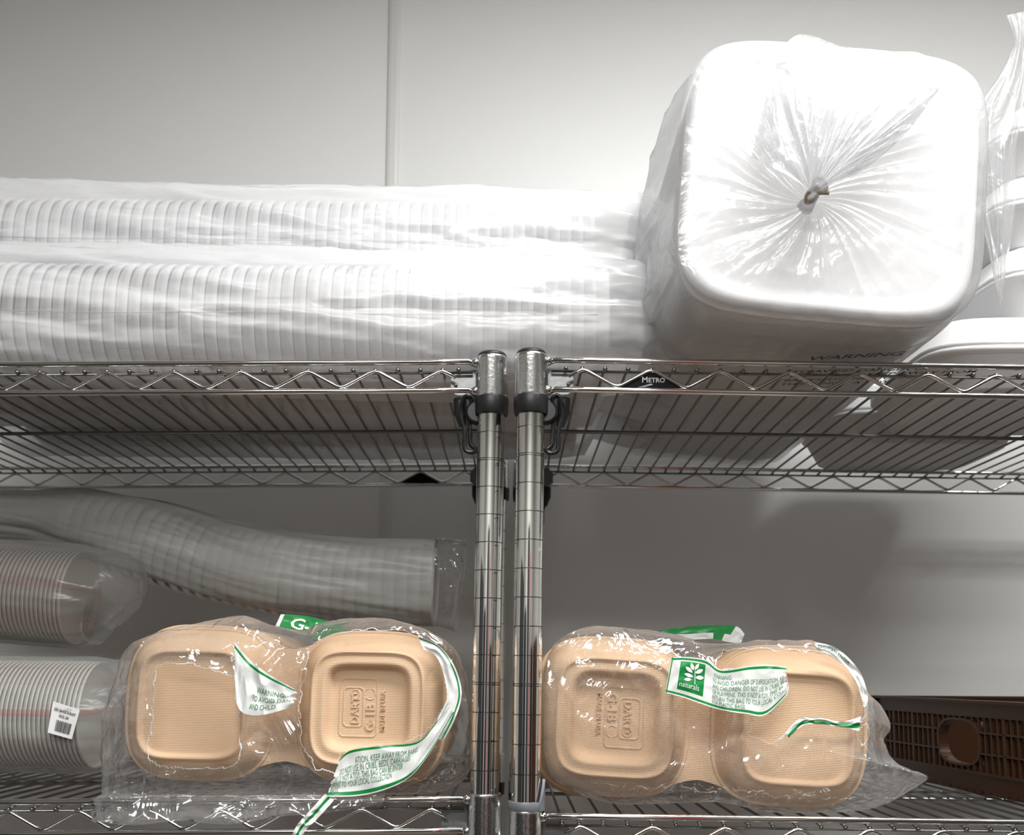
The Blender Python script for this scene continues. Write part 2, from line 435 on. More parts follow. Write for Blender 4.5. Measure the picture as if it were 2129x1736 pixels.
# ------------------------------------------------------------------ wire shelving
PITCHW = 0.0208
DEP = 0.457
def make_unit(side, Yf, post_px, up_rail, lo_rail, groove_y, label, plate=None, back_plate=None, lower_clip=False):
    """side: -1 the unit left of the joint, +1 right of it.  *_rail: two pixels on the top rail"""
    s = side
    p_hi = at(post_px[0][0], post_px[0][1], Yf); p_lo = at(post_px[1][0], post_px[1][1], Yf)
    def post_x(z): return p_hi.x + (p_lo.x - p_hi.x)*(z - p_hi.z)/(p_lo.z - p_hi.z)
    WID = 1.17
    root = empty('wire_shelving_unit', (post_x(0) + s*WID/2, Yf + DEP/2, 0), label, 'shelving')
    shelf_z = []
    for kk, rail in enumerate((up_rail, lo_rail)):
        a, c = at(*rail[0], Yf), at(*rail[1], Yf)
        slope = (c.z - a.z)/(c.x - a.x)
        xp = post_x(a.z)
        shelf_z.append((a, slope, xp))
    # a lowest shelf that is out of the picture
    a0, sl0, xp0 = shelf_z[1]
    shelf_z.append((Vector((a0.x, a0.y, 0.25)), 0.0, post_x(0.25)))
    for kk, (a, slope, xp) in enumerate(shelf_z):
        Z = lambda x, a=a, sl=slope: a.z + sl*(x - a.x)
        base = (xp + s*WID/2, Yf + DEP/2, a.z)
        # deck: cross wires front to back with the ball ends of each wire, and the long bars beneath
        d = MB()
        n = int((WID - 0.05)/PITCHW)
        x_first = xp + s*0.0345
        xs_ = [xp + s*0.0313] + [xp + s*0.0460 + s*PITCHW*i for i in range(n-1)]
        for x in xs_:
            z = Z(x) - 0.0048
            d.tube([(x, Yf-0.0015, z-0.001), (x, Yf+0.010, z+0.001), (x, Yf+DEP-0.010, z+0.001), (x, Yf+DEP+0.0015, z-0.001)], 0.00135, 8)
            d.sphere((x, Yf-0.002, z-0.0012), 0.0021, seg=8); d.sphere((x, Yf+DEP+0.002, z-0.0012), 0.0021, seg=8)
        xa, xb = xp + s*0.018, xp + s*(WID-0.018)
        sh = d.build('shelf_deck', M['deckwire'], root, loc=base)
        for y0, r0, dz in ((Yf+DEP*0.5, 0.0021, -0.0078), (Yf+0.0015, 0.0013, -0.0078), (Yf+DEP-0.0015, 0.0013, -0.0078)):
            g = MB(); g.tube([(xa, y0, Z(xa)+dz), (xb, y0, Z(xb)+dz)], r0, 10)
            g.build('support_bar', M['deckwire'], sh, loc=base)
        HT = 0.0272
        def rail_path(y, dz, inset):
            return [(xp+s*0.0125, y, Z(xp)+dz-0.0), (xp+s*0.0165, y-inset*0.0, Z(xp)+dz), (xp+s*0.022, y-inset, Z(xp)+dz+0.0008), (xp+s*0.06, y-inset, Z(xp+s*.06)+dz+0.0008),
                    (xb-s*0.03, y-inset, Z(xb)+dz+.0008), (xb, y, Z(xb)+dz)]
        for y, sg in ((Yf, 1), (Yf+DEP, -1)):
            for dz, nm in ((0, 'top_rail'), (-HT, 'bottom_rail')):
                g = MB(); g.tube(rail_path(y, dz, 0.004*sg), 0.0028, 12)
                g.sphere((xp+s*0.0150, y-0.0035*sg, Z(xp)+dz), 0.0045, seg=14)
                g.build(nm, M['chrome'], sh, loc=base)
            # zigzag wire
            x_c = xs_[1]
            k = 0; pts = []
            zt, zb = -0.0078, -HT+0.0045
            x_end = xp + s*(WID-0.05)
            pts.append((x_c - s*0.0125, y-0.004*sg, Z(x_c)+zt-0.006))
            x = x_c
            path = []
            period = PITCHW*3
            ph = 0.0
            while abs(ph) < WID-0.09:
                t = (ph % period)/period
                tri = abs(2*t-1)            # 1 at crest, 0 at trough
                # rounded triangle
                q = tri
                if q > 0.88: q = 0.88 + (q-0.88)*0.4
                if q < 0.12: q = 0.12 - (0.12-q)*0.4
                q = (q-0.07)/(0.86)
                q = max(0, min(1, q))
                xx = x_c + s*ph
                path.append((xx, y-0.004*sg, Z(xx)+zb+(zt-zb)*q))
                ph += period/24
            g = MB(); g.tube([pts[0]] + path, 0.0018, 9); g.build('zigzag_wire', M['chrome'], sh, loc=base)
        # side ledges between the front and back post
        for xe in (xp, xp + s*WID):
            sg = 1 if xe == xp else -1
            g = MB()
            for dz in (0, -HT):
                g.tube([(xe+s*sg*0.002, Yf+0.014, Z(xe)+dz), (xe+s*sg*0.002, Yf+DEP-0.014, Z(xe)+dz)], 0.0026, 10)
            zz = []
            for i in range(0, 29):
                yy = Yf+0.03 + i*(DEP-0.06)/28
                zz.append((xe+s*sg*0.002, yy, Z(xe) + (-0.006 if i % 4 in (0,) else (-HT+0.003 if i % 4 == 2 else -HT/2))))
            g.tube(zz, 0.0016, 8)
            g.build('side_ledge', M['chrome'], sh, loc=base)
        # corner collars
        for xe, cs in ((xp, s), (xp + s*WID, -s)):
            for y, sg in ((Yf, 1), (Yf+DEP, -1)):
                g = MB(); z1 = Z(xe)+0.0055; z0 = z1-0.0385
                prof = [(0.0129, z0), (0.0152, z0), (0.0156, z0+0.002), (0.0149, z1-0.003), (0.0152, z1-0.001), (0.0146, z1), (0.0129, z1)]
                g.lathe(prof, Vector((xe, y, 0)), (0,0,1), 36)
                g.build('corner_collar', M['cast'], sh, loc=base, auto=40)
                g = MB()   # pressed gusset that braces the collar to the rails
                yy = y + sg*0.006
                poly = [(0.010, -HT-0.006), (0.028, -HT-0.004), (0.0385, -HT+0.002), (0.0385, -0.012), (0.032, -0.0045), (0.010, -0.004)]
                nn = len(poly)
                va = [(xe+cs*p[0], yy, Z(xe)+p[1]) for p in poly] + [(xe+cs*p[0], yy+sg*0.0025, Z(xe)+p[1]) for p in poly]
                g.add(va, [tuple(range(nn)), tuple(range(2*nn-1, nn-1, -1))] + [(i, (i+1) % nn, nn+(i+1) % nn, nn+i) for i in range(nn)])
                g.sphere((xe+cs*0.034, yy-sg*0.001, Z(xe)-HT+0.008), 0.0016)
                g.build('corner_gusset', M['gusset'], sh, loc=base, smooth=False)
                # plastic lock ring under the collar with its release lever
                if kk == 0 or kk == 2 or y != Yf or True:
                    g = MB()
                    clipm = M['black']
                    if kk == 0 or y != Yf or not lower_clip:
                        zt_, zb_ = z0+0.0005, z0-0.0165
                    else:
                        zt_, zb_ = z1+0.007, z1-0.001; clipm = M['greyplastic']
                    prof = [(0.0129, zb_), (0.0146, zb_), (0.0152, zb_+0.001), (0.0158, zt_-0.002), (0.0152, zt_), (0.0129, zt_)]
                    g.lathe(prof, Vector((xe, y, 0)), (0,0,1), 32)
                    if kk == 0:
                        # cheek beside the ring
                        g.lathe([(0.0001, -0.006), (0.009, -0.006), (0.0115, -0.003), (0.0115, 0.003), (0.009, 0.006), (0.0001, 0.006)],
                                Vector((xe+cs*0.013, y+sg*0.004, z0-0.013)), (0,1,0), 24)
                        # lever: a long closed loop hanging down
                        x0 = xe+cs*0.024
                        loop = [(-0.0005, 0.004), (0.004, -0.004), (0.0045, -0.016), (0.001, -0.030), (0.001, -0.044), (-0.001, -0.049), (-0.007, -0.050), (-0.0095, -0.047),
                                (-0.0045, -0.042), (-0.004, -0.030), (-0.003, -0.016), (-0.006, -0.004)]
                        lp = cr_pts([(q[0], q[1]) for q in loop], 48, True)
                        g.tube([(x0+cs*q.x, y+sg*0.005, z0+q.y) for q in lp], 0.0021, 8, closed=True)
                        g.tube([(x0+cs*0.006, y+sg*0.010, z0+0.002), (x0+cs*0.0055, y+sg*0.010, z0-0.012), (x0+cs*0.003, y+sg*0.010, z0-0.024)], [0.006, 0.006, 0.0035], 10)
                    elif clipm is M['greyplastic']:
                        tt = [(0.0145*cos(a_), -0.0145*sin(a_)) for a_ in (0.0, 0.25, 0.5, 0.75)]
                        va = []
                        hh = [0.010, 0.018, 0.020, 0.004]
                        for (dx, dy), h_ in zip(tt, [0.026, 0.022, 0.014, 0.006]):
                            for rr_ in (1.0, 1.16):
                                va += [(xe+cs*dx*rr_, y+dy*rr_, z1), (xe+cs*dx*rr_, y+dy*rr_, z1+h_)]
                        fs = []
                        for i in range(3):
                            o_ = i*4; q_ = o_+4
                            fs += [(o_, q_, q_+1, o_+1), (o_+2, o_+3, q_+3, q_+2), (o_+1, q_+1, q_+3, o_+3)]
                        fs += [(0, 1, 3, 2), (12, 14, 15, 13)]
                        g.add(va, fs)
                    g.build('lock_clip', clipm, sh, loc=base, auto=45)
        if kk == 0 and plate:
            g = MB()
            cx = xs_[plate]; y = Yf-0.0035; z = Z(cx)
            pl = [(-0.0305, -HT+0.0035), (0.0305, -HT+0.0035), (0.020, -HT+0.0095), (0.0045, -0.0105), (0, -0.0095), (-0.0045, -0.0105), (-0.020, -HT+0.0095)]
            nn = len(pl)
            va = [(cx+p[0], y, z+p[1]) for p in pl] + [(cx+p[0], y+0.0012, z+p[1]) for p in pl]
            g.add(va, [tuple(range(nn)), tuple(range(2*nn-1, nn-1, -1))] + [(i, (i+1) % nn, nn+(i+1) % nn, nn+i) for i in range(nn)], 0)
            for st_, sz, dx, dz in (('M', 0.0072, -0.0088, -0.0185), ('ETRO', 0.0060, -0.0030, -0.0185)):
                tv, tf = text_flat(st_, sz, True)
                g.add([(cx+dx+q[0], y-0.0004, z+dz+q[1]) for q in tv], tf, 1)
            g.add([(cx-0.012, y-0.0004, z-0.0232), (cx-0.0102, y-0.0004, z-0.0232), (cx+0.001, y-0.0004, z-0.0198), (cx-0.001, y-0.0004, z-0.0198)], [(0, 1, 2, 3)], 1)
            g.add([(cx-0.0085, y-0.0004, z-0.0232), (cx-0.0075, y-0.0004, z-0.0232), (cx+0.001, y-0.0004, z-0.0207), (cx+0.001, y-0.0004, z-0.0200)], [(0, 1, 2, 3)], 1)
            tag(g.build('brand_plate', [M['plate'], M['silver']], sh, loc=base, smooth=False), 'black triangular plate with silver METRO lettering')
        if kk == 0 and back_plate:
            g = MB(); cx = xs_[back_plate]; y = Yf+DEP+0.003; z = Z(cx)
            pl = [(-0.0305, -HT+0.0035), (0.0305, -HT+0.0035), (0.020, -HT+0.0095), (0.0045, -0.0105), (0, -0.0095), (-0.0045, -0.0105), (-0.020, -HT+0.0095)]
            nn = len(pl)
            va = [(cx+p[0], y, z+p[1]) for p in pl] + [(cx+p[0], y+0.0012, z+p[1]) for p in pl]
            g.add(va, [tuple(range(nn)), tuple(range(2*nn-1, nn-1, -1))] + [(i, (i+1) % nn, nn+(i+1) % nn, nn+i) for i in range(nn)], 0)
            tag(g.build('brand_plate', M['plate'], sh, loc=base, smooth=False), 'plain black triangular plate')
    # posts with inch grooves
    gz = at(post_px[0][0], groove_y, Yf).z
    for dx in (0, s*WID):
        for y in (Yf, Yf+DEP):
            ztop = shelf_z[0][0].z + shelf_z[0][1]*(post_x(p_hi.z)+dx-shelf_z[0][0].x) + 0.0065
            zb = 0.03
            lo = Vector((post_x(zb)+dx, y, zb)); hi = Vector((post_x(ztop)+dx, y, ztop))
            ax = (hi-lo).normalized(); L = (hi-lo).length
            prof = [(0.0127, 0)]; mats = []
            k0 = int((gz-zb)/0.0254)
            for k in range(-k0, 80):
                h = gz + k*0.0254 - zb
                if h > L-0.004: break
                gs = [h] if k % 8 else [h-0.0009, h+0.0009]
                for q in gs:
                    prof += [(0.0127, q-0.00045), (0.01215, q-0.0002), (0.01215, q+0.0002), (0.0127, q+0.00045)]
                    mats += [0, 1, 1, 1]
            prof.append((0.0127, L)); mats.append(0)
            g = MB(); g.lathe(prof, lo, ax, 40, mats=mats)
            po = g.build('post', [M['postchrome'], M['groove']], root, loc=lo, auto=30)
            g = MB(); g.lathe([(0.0127, -0.004), (0.0135, 0.0), (0.0135, 0.0012), (0.0122, 0.0030), (0.006, 0.0042), (0.0001, 0.0044)], hi, ax, 28)
            tag(g.build('post_cap', M['black'], po, loc=hi), 'black plastic post cap')
            g = MB(); g.lathe([(0.0001, 0.03), (0.012, 0.03), (0.012, 0.008), (0.019, 0.006), (0.019, 0), (0.0001, 0)], Vector((lo.x, lo.y, 0)), (0,0,1), 20)
            g.build('levelling_foot', M['dark'], po, loc=lo)
    return root, shelf_z

YL, YR = 0.905, 0.880
unitL, shL = make_unit(-1, YL, ((1021, 880), (1008, 1600)), ((960, 757), (20, 762)), ((960, 1662), (20, 1668)), 1421,
    'chrome wire shelving unit on the left carrying sleeved foam stacks', None, 4)
unitR, shR = make_unit(1, YR, ((1103, 880), (1094, 1600)), ((1150, 753), (2100, 768)), ((1140, 1697), (2100, 1710)), 1424,
    'chrome wire shelving unit on the right with a METRO plate', 4, None, True)
def deckz(sh, k, x): return sh[k][0].z + sh[k][1]*(x - sh[k][0].x) - 0.0025
# ------------------------------------------------------------------ helpers for packs
def sq(th, n):
    return (abs(cos(th))**n + abs(sin(th))**n)**(-1.0/n)

def foam_slice(ax, a, n, thick, inset, name, parent, mat, loc, rot=0.0, seg=56):
    """one nested foam container seen edge-on: a soft square shell with a rolled rim, open at the back.  ax 'X' or 'Y'"""
    prof = [(0.0001, -thick*0.25), (a*0.55, -thick*0.25), (a-inset*2.6, -thick*0.2), (a-inset*1.2, thick*0.05), (a-inset*0.6, thick*0.45), (a-inset*0.15, thick*0.5),
            (a, thick*0.62), (a+0.0004, thick*0.8), (a-0.0004, thick*0.95), (a-inset*0.5, thick*0.97), (a-inset*1.3, thick*0.8)]
    g = MB(); vs_ = []
    for r, h in prof:
        for k in range(seg):
            th = 2*pi*k/seg
            R = r*sq(th, n)
            u, w = R*cos(th+rot), R*sin(th+rot)
            vs_.append((h, u, w) if ax == 'X' else (u, h, w))
    fs = []
    for i in range(len(prof)-1):
        for k in range(seg):
            l = (k+1) % seg
            fs.append((i*seg+k, i*seg+l, (i+1)*seg+l, (i+1)*seg+k))
    g.add(vs_, fs)
    o = g.build(name, mat, None)
    return o

def clone(o, parent, off):
    c = o.copy(); COL.objects.link(c); c.parent = parent; c.location = off
    return c

def sleeve(name, path, rad, mat, seed, parent=None, loc=None, nexp=2.4, amp=0.005, seg=110, nl=300, drape=None, tail0=None, tail1=None, slackz=0.0, diag=6.0):
    """soft plastic tube along a path of points; rad = [(u, ry, rz)] along it"""
    P = [Vector(p) for p in path]
    g = MB()
    def R(u):
        for i in range(len(rad)-1):
            if rad[i][0] <= u <= rad[i+1][0]:
                t = (u-rad[i][0])/(rad[i+1][0]-rad[i][0]); t = t*t*(3-2*t)
                return (rad[i][1]*(1-t)+rad[i+1][1]*t, rad[i][2]*(1-t)+rad[i+1][2]*t)
        return rad[-1][1:]
    n3 = [Vector(q) for q in P]
    C = []
    for j in range(nl+1):
        t = j/nl*(len(n3)-1); i = min(int(t), len(n3)-2); u = t-i
        a, b_, c, d = n3[max(0, i-1)], n3[i], n3[i+1], n3[min(len(n3)-1, i+2)]
        C.append(0.5*((2*b_) + (c-a)*u + (2*a-5*b_+4*c-d)*u*u + (3*b_-a-3*c+d)*u*u*u))
    def pos(i, j):
        c = C[j]; th = 2*pi*i/seg
        t = (C[min(j+1, nl)] - C[max(j-1, 0)]).normalized()
        side = t.cross(Vector((0, 0, 1))).normalized(); up = side.cross(t)
        ry, rz = R(j/nl)
        k = sq(th, nexp)
        # long slanting folds
        q = Vector((c.x*diag + th*1.3 + seed, th*2.2 + c.x*diag*0.35, seed*1.7))
        f = 1-2*abs(noise.noise(q)); f2 = 1-2*abs(noise.noise(q*2.7+Vector((3, 1, 7)))); f3 = noise.noise(Vector((c.x*3, th*1.5, seed)))
        w = amp*(0.55*f + 0.3*f2 + 0.5*f3)
        yy = cos(th)*k*ry; zz = sin(th)*k*rz
        rr = sqrt(yy*yy+zz*zz) + 1e-6
        lo = -rz*0.985
        zz2 = zz*(1+w/rr)
        if sin(th) < -0.5: zz2 = max(zz2, -rz)
        if sin(th) > 0: zz2 += slackz*sin(th)**2*(0.6+0.6*f3)
        return c + side*(yy*(1+w/rr)) + up*zz2
    g.grid(pos, seg, nl, closed_u=True)
    return g.build(name, mat, parent, loc=loc)

# ------------------------------------------------------------------ sleeved foam stacks on the upper left shelf
dzL = deckz(shL, 0, -0.2)
def foam_pack(label, x0, x1, yc, zc, r, seed, group, tilt=0.0, tailsag=0.0, n_exp=2.6, slack=0.004, rib=0.0121):
    t = empty('foam_container_sleeve', ((x0+x1)/2, yc, zc-r), label, 'food packaging', group)
    base = foam_slice('X', r-0.006, n_exp, rib, 0.0024, 'foam_container', t, M['foam'], None)
    n = int((x1-x0-0.02)/rib)
    for i in range(n):
        o = base if i == 0 else base.copy()
        if i: COL.objects.link(o)
        o.parent = t
        x = x0+0.01+rib*i
        o.location = (x-(x0+x1)/2, 0.0012*noise.noise(Vector((i*.7, seed, 0))), r + tilt*(x-(x0+x1)/2) + 0.0015*noise.noise(Vector((i*.5, seed, 3))))
    path = []
    for k in range(13):
        x = x0-0.02 + (x1-x0+0.035)*k/12
        path.append((x, yc, zc + tilt*(x-(x0+x1)/2)))
    L = x1-x0+0.035+0.075
    path += [(x1+0.045, yc+0.004, zc-0.012-tailsag), (x1+0.09, yc+0.012, zc-0.030-tailsag)]
    ul = 12/14.0
    rad = [(0, r+0.001, r+0.002), (ul*0.9, r+0.001, r+0.002), (ul, r*0.93, r*0.94), (ul+0.075, r*0.5, r*0.55), (1, r*0.55, r*0.40)]
    sleeve('plastic_sleeve', path, rad, M['film_sleeve'], seed, t, t.location, nexp=n_exp, amp=0.011, slackz=slack)
    g = MB(); g.tube([(x0 + (x1-x0-0.03)*k/60, yc-r-0.0085+0.0012*noise.noise(Vector((k*.2, seed, 0))), zc-0.012+0.0035*noise.noise(Vector((k*.07, seed, 4)))+0.0008*noise.noise(Vector((k*.9, seed, 4)))) for k in range(61)], 0.0007, 6)
    g.build('sleeve_seam', M['film_pack'], t, loc=t.location)
    return t
z0 = dzL
FP = 'sleeved foam container stacks on the upper left shelf'
foam_pack('long clear sleeve of white foam containers at front edge of upper left shelf', -0.62, 0.108, 0.974, z0+0.0635, 0.0625, 1.3, FP)
foam_pack('long clear sleeve of white foam containers lying behind on top of the front sleeve', -0.64, 0.100, 1.045, z0+0.168, 0.0600, 4.1, FP, slack=0.007)
foam_pack('middle bottom sleeve of foam containers seen from below behind the front sleeve', -0.62, 0.085, 1.110, z0+0.0635, 0.0620, 8.2, FP)
foam_pack('rear bottom sleeve of foam containers seen through the deck beside the wall', -0.62, 0.090, 1.262, z0+0.0735, 0.0720, 9.2, FP)

# ------------------------------------------------------------------ big foam container pack with the knotted bag
dzR = deckz(shR, 0, 0.3)
YF = 0.80
c3 = at(1730, 378, YF)
A = 0.1252
rot = radians(-4.8)
NB = 35; SP = 0.0155
root = empty('foam_container_pack', (c3.x, YF+0.18, dzR), 'large knotted clear bag of square white foam containers overhanging upper right shelf', 'food packaging')
def tray(a, n, seg=120):
    """foam clamshell half: bottom faces the viewer (-Y)"""
    prof = [(0.0001, 0.0052), (0.5, 0.0050), (0.80, 0.0046), (0.865, 0.0040), (0.89, 0.0015), (0.925, -0.0008), (0.955, -0.0008), (0.978, 0.0012), (0.99, 0.005),
            (0.994, 0.010), (1.0, 0.0115), (1.004, 0.013), (1.0, 0.0145), (0.985, 0.0148)]
    g = MB(); vs_ = []
    for r, h in prof:
        for k in range(seg):
            th = 2*pi*k/seg
            R = r*a*sq(th, n)
            vs_.append((R*cos(th)*1.0, h, R*sin(th)*0.935))
    fs = []
    for i in range(len(prof)-1):
        for k in range(seg):
            l = (k+1) % seg
            fs.append((i*seg+k, i*seg+l, (i+1)*seg+l, (i+1)*seg+k))
    g.add(vs_, fs)
    return g.build('foam_container', M['foam'])
tb = tray(A, 5.2)
zc = c3.z - dzR
for i in range(NB):
    o = tb if i == 0 else tb.copy()
    if i: COL.objects.link(o)
    o.parent = root
    o.location = (0.0016*noise.noise(Vector((i*.9, 1, 2))), -0.18 + SP*i, zc + 0.0012*noise.noise(Vector((i*.9, 5, 2))))
    o.rotation_euler = (0, -rot, 0)
# bag: front membrane gathered in the knot, sides running back over the stack
KN = at(1683, 418, YF-0.012)
def rot2(x, z, a): return x*cos(a)-z*sin(a), x*sin(a)+z*cos(a)
NA, NR = 420, 90
def bagpos(i, j):
    th = 2*pi*i/NA
    R = (A+0.0035)*sq(th, 5.0)
    ex, ez = R*cos(th), R*sin(th)*0.935
    ex, ez = rot2(ex, ez, rot)
    E = Vector((c3.x+ex, YF-0.003, c3.z+ez))
    u = j/NR
    # folds depend on the direction round the knot
    f = ridge(th*2.6, 0.3, 0, 3); f2 = ridge(th*6.3, 1.2, 0, 5); f3 = ridge(th*13, 2, 0, 9)
    if u <= 0.6:
        t = u/0.6
        k = KN
        p = k.lerp(E, t)
        amp = (0.0045*f + 0.0024*f2 + 0.0009*f3)*sin(pi*min(1, t*0.98+0.02))**0.7
        cone = 0.004*(1-t)**2
        loose = fold(p, 22, 2)*0.0035*sin(pi*t)
        upw = max(0, sin(th))**1.5
        p = Vector((p.x, YF - 0.007 + 0.004*t*t*t - cone - amp*0.9 - loose - 0.006*upw*sin(pi*t), p.z))
        # twist near the knot
        tw = (1-t)**3*0.5
        dx, dz_ = rot2(p.x-k.x, p.z-k.z, tw)
        return Vector((k.x+dx, min(p.y, YF-0.0035) if t < .93 else p.y, k.z+dz_))
    t = (u-0.6)/0.4
    y = YF - 0.003 + t*0.553
    s_ = 1.0 + 0.012*min(1, t*8)
    p = Vector((c3.x+ex*s_, y, c3.z+ez*s_))
    w = fold(p, 9, 11)*0.006 + 0.004*ridge(th*5+t*2, t*3, 0, 4)*min(1, t*6)
    nx, nz = cos(th), sin(th)
    # loose film hangs out to the left side
    out = 0.030*max(0, -cos(th))**2*(0.4+0.9*max(0, -sin(th-0.3)))*min(1, t*3)
    out += 0.010*max(0, sin(th))*max(0, ridge(th*3.1, t*1.5, 0, 14)+0.1)*min(1, t*12)
    p += Vector((nx, 0, nz))*(w+out)*(1 if sin(th) > -0.6 else 0.35)
    x = p.x
    zmin = deckz(shR, 0, x)+0.0046
    if p.z < zmin and y > YR-0.03: p.z = zmin + 0.0*t
    return p
g = MB(); g.grid(bagpos, NA, NR, closed_u=True)
# clamp to deck from the very front
g.v = [(x, y, max(z, deckz(shR, 0, x)+0.0030)) for x, y, z in g.v]
bag = g.build('plastic_bag', M['film_pack'], root, loc=root.location)
# knot neck and tan tie, then the loose tail of the bag that falls up and to the right
K2 = at(1690, 405, YF-0.030)
g = MB()
g.tube([KN+Vector((-.003, 0.004, -0.004)), KN+Vector((0, -0.006, -0.001)), KN+Vector((0.002, -0.012, 0.004)), K2+Vector((0.006, 0, 0.008))], [0.0070, 0.0046, 0.0048, 0.0075], 16)
g.build('gathered_neck', M['film_tail'], root, loc=root.location)
g = MB()
kc = KN+Vector((-0.0005, -0.008, 0.000))
for d in (0, 0.0022):
    g.tube([kc+Vector((0.0061*cos(a_)*0.9, -0.0061*sin(a_)*0.8 - d, 0.0061*sin(a_)*0.5 + 0.0061*cos(a_)*0.35 + d*.6)) for a_ in [2*pi*k/20 for k in range(20)]], 0.0012, 8, closed=True)
g.box((kc.x+0.004, kc.y-0.006, kc.z-0.001), (kc.x+0.0125, kc.y-0.0045, kc.z+0.0035))
tag(g.build('tie', M['tie'], root, loc=root.location, smooth=True), 'tan twist tie at the knot')
# tail flaps
tail_out = [(1560, 330), (1585, 230), (1610, 130), (1660, 75), (1735, 95), (1790, 120), (1860, 110), (1925, 120), (1960, 165), (1930, 215), (1890, 270), (1840, 320), (1800, 352)]
to = cr_pts(tail_out, 121)
def tailpos(i, j):
    o = to[i]; t = j/60
    a0 = Vector((1690 + (i-60)*0.10, 402))
    q = a0.lerp(o, t)
    f = ridge(i*0.16, t*0.7, 0, 21); f2 = ridge(i*0.06, t*1.5, 0, 25)
    base_y = YF-0.030 - 0.010*sin(pi*t)*(1) + 0.012*t
    p = at(q.x, q.y, base_y)
    p.y = min(p.y - (0.0045*f + 0.005*f2)*sin(pi*min(1, t*.9+.05)) - fold(p, 26, 31)*0.004*t, YF-0.020)
    return p
g = MB(); g.grid(tailpos, 120, 60)
g.build('bag_tail', M['film_tail'], root, loc=root.location)
# warning print on the underside of the bag
def print_under(lines, o, du, dv, size, mat, name, parent):
    g = MB()
    for k, s in enumerate(lines):
        tv, tf = text_flat(s, size, True)
        g.add([o + du*q[0] + dv*(q[1]-k*size*1.15) for q in tv], tf)
    return g.build(name, mat, parent, loc=root.location, smooth=False)
zt = dzR-0.0004
o0 = Vector((0.286, 0.846, dzR+0.0016))
aa = radians(-14)
# small lines further back, large heading at the front edge: seen from below, upright towards the front
du = Vector((cos(aa), sin(aa)*-1, 0)).normalized()
dv = Vector((0.10, -1, 0)).normalized()
o1 = at_z(1712, 835, dzR+0.0022)
print_under(['TO AVOID DANGER OF SERIOUS', 'TYPE INJURY. KEEP AWAY FROM', 'BABIES. DO NOT USE IN', 'THIS IS NOT A TOY'], Vector((o1.x-0.06, 0.900, dzR+0.0022)), Vector((1, -0.12, 0)), Vector((0, -1, 0)), 0.0115, M['ink'], 'warning_print', root)
o2 = at_z(1855, 768, dzR+0.0022)
print_under(['WARNING'], Vector((o2.x-0.085, 0.866-0.004, dzR+0.0022)), Vector((1, -0.22, 0)), Vector((0.1, -1, 0)), 0.016, M['ink'], 'warning_print', root)

# ------------------------------------------------------------------ closed foam clamshells stacked at the right edge
def clamshell(name, a, d, h):
    """closed hinged foam box: base, lid and the rim where they meet"""
    t = None
    g = MB()
    def ring(z, s, n=6.0, seg=72):
        return [(a*s*sq(2*pi*k/seg, n)*cos(2*pi*k/seg), d*s*sq(2*pi*k/seg, n)*sin(2*pi*k/seg), z) for k in range(seg)]
    def loft(rs, g):
        seg = 72; vs_ = [p for r in rs for p in r]; fs = []
        for i in range(len(rs)-1):
            for k in range(seg):
                l = (k+1) % seg; fs.append((i*seg+k, i*seg+l, (i+1)*seg+l, (i+1)*seg+k))
        fs.append(tuple(range(seg-1, -1, -1))); fs.append(tuple((len(rs)-1)*seg+k for k in range(seg)))
        g.add(vs_, fs)
    m = h*0.52
    loft([ring(0.004, .72), ring(0, .80), ring(0.002, .84), ring(m-.006, .955), ring(m-.005, .985), ring(m-.003, 1.0), ring(m, 1.0)], g)
    base = g.build('base', M['foam'])
    g = MB()
    loft([ring(m+.001, .995), ring(m+.004, 1.0), ring(m+.006, .985), ring(m+.007, .955), ring(h-.004, .86), ring(h-.001, .83), ring(h, .80), ring(h-.002, .76), ring(h-.003, .70)], g)
    lid = g.build('lid', M['foam'])
    return base, lid
cb, cl = clamshell('foam_clamshell', 0.118, 0.118, 0.073)
CG = 'closed foam boxes stacked at the right edge of the upper right shelf'
xs0 = [at(1958, 700, 0.92).x, at(2082, 500, 0.92).x, at(2088, 400, 0.92).x, at(2094, 250, 0.92).x]
labs = ['closed white foam box at the bottom of the right edge stack', 'closed white foam box second from bottom of right edge stack',
        'closed white foam box third from bottom of right edge stack', 'closed white foam box topmost of the right edge stack']
for i in range(4):
    x = xs0[i]+0.118
    zb = deckz(shR, 0, x-0.05)+0.0035+i*0.0742
    t = empty('foam_clamshell', (x, 1.041, zb), labs[i], 'food box', CG)
    t.rotation_euler = (0, 0, radians((-3, 2, -1, 1)[i]))
    for o in (cb, cl):
        c = o if i == 0 else o.copy()
        if i: COL.objects.link(c)
        c.parent = t
cb2, cl2 = cb.copy(), cl.copy()
t = empty('foam_clamshell', (0.506, 1.258, deckz(shR, 0, 0.5)+0.0035), 'closed white foam box behind the right edge stack against the wall', 'food box')
for c in (cb2, cl2): COL.objects.link(c); c.parent = t; c.scale = (1, 0.82, 1)
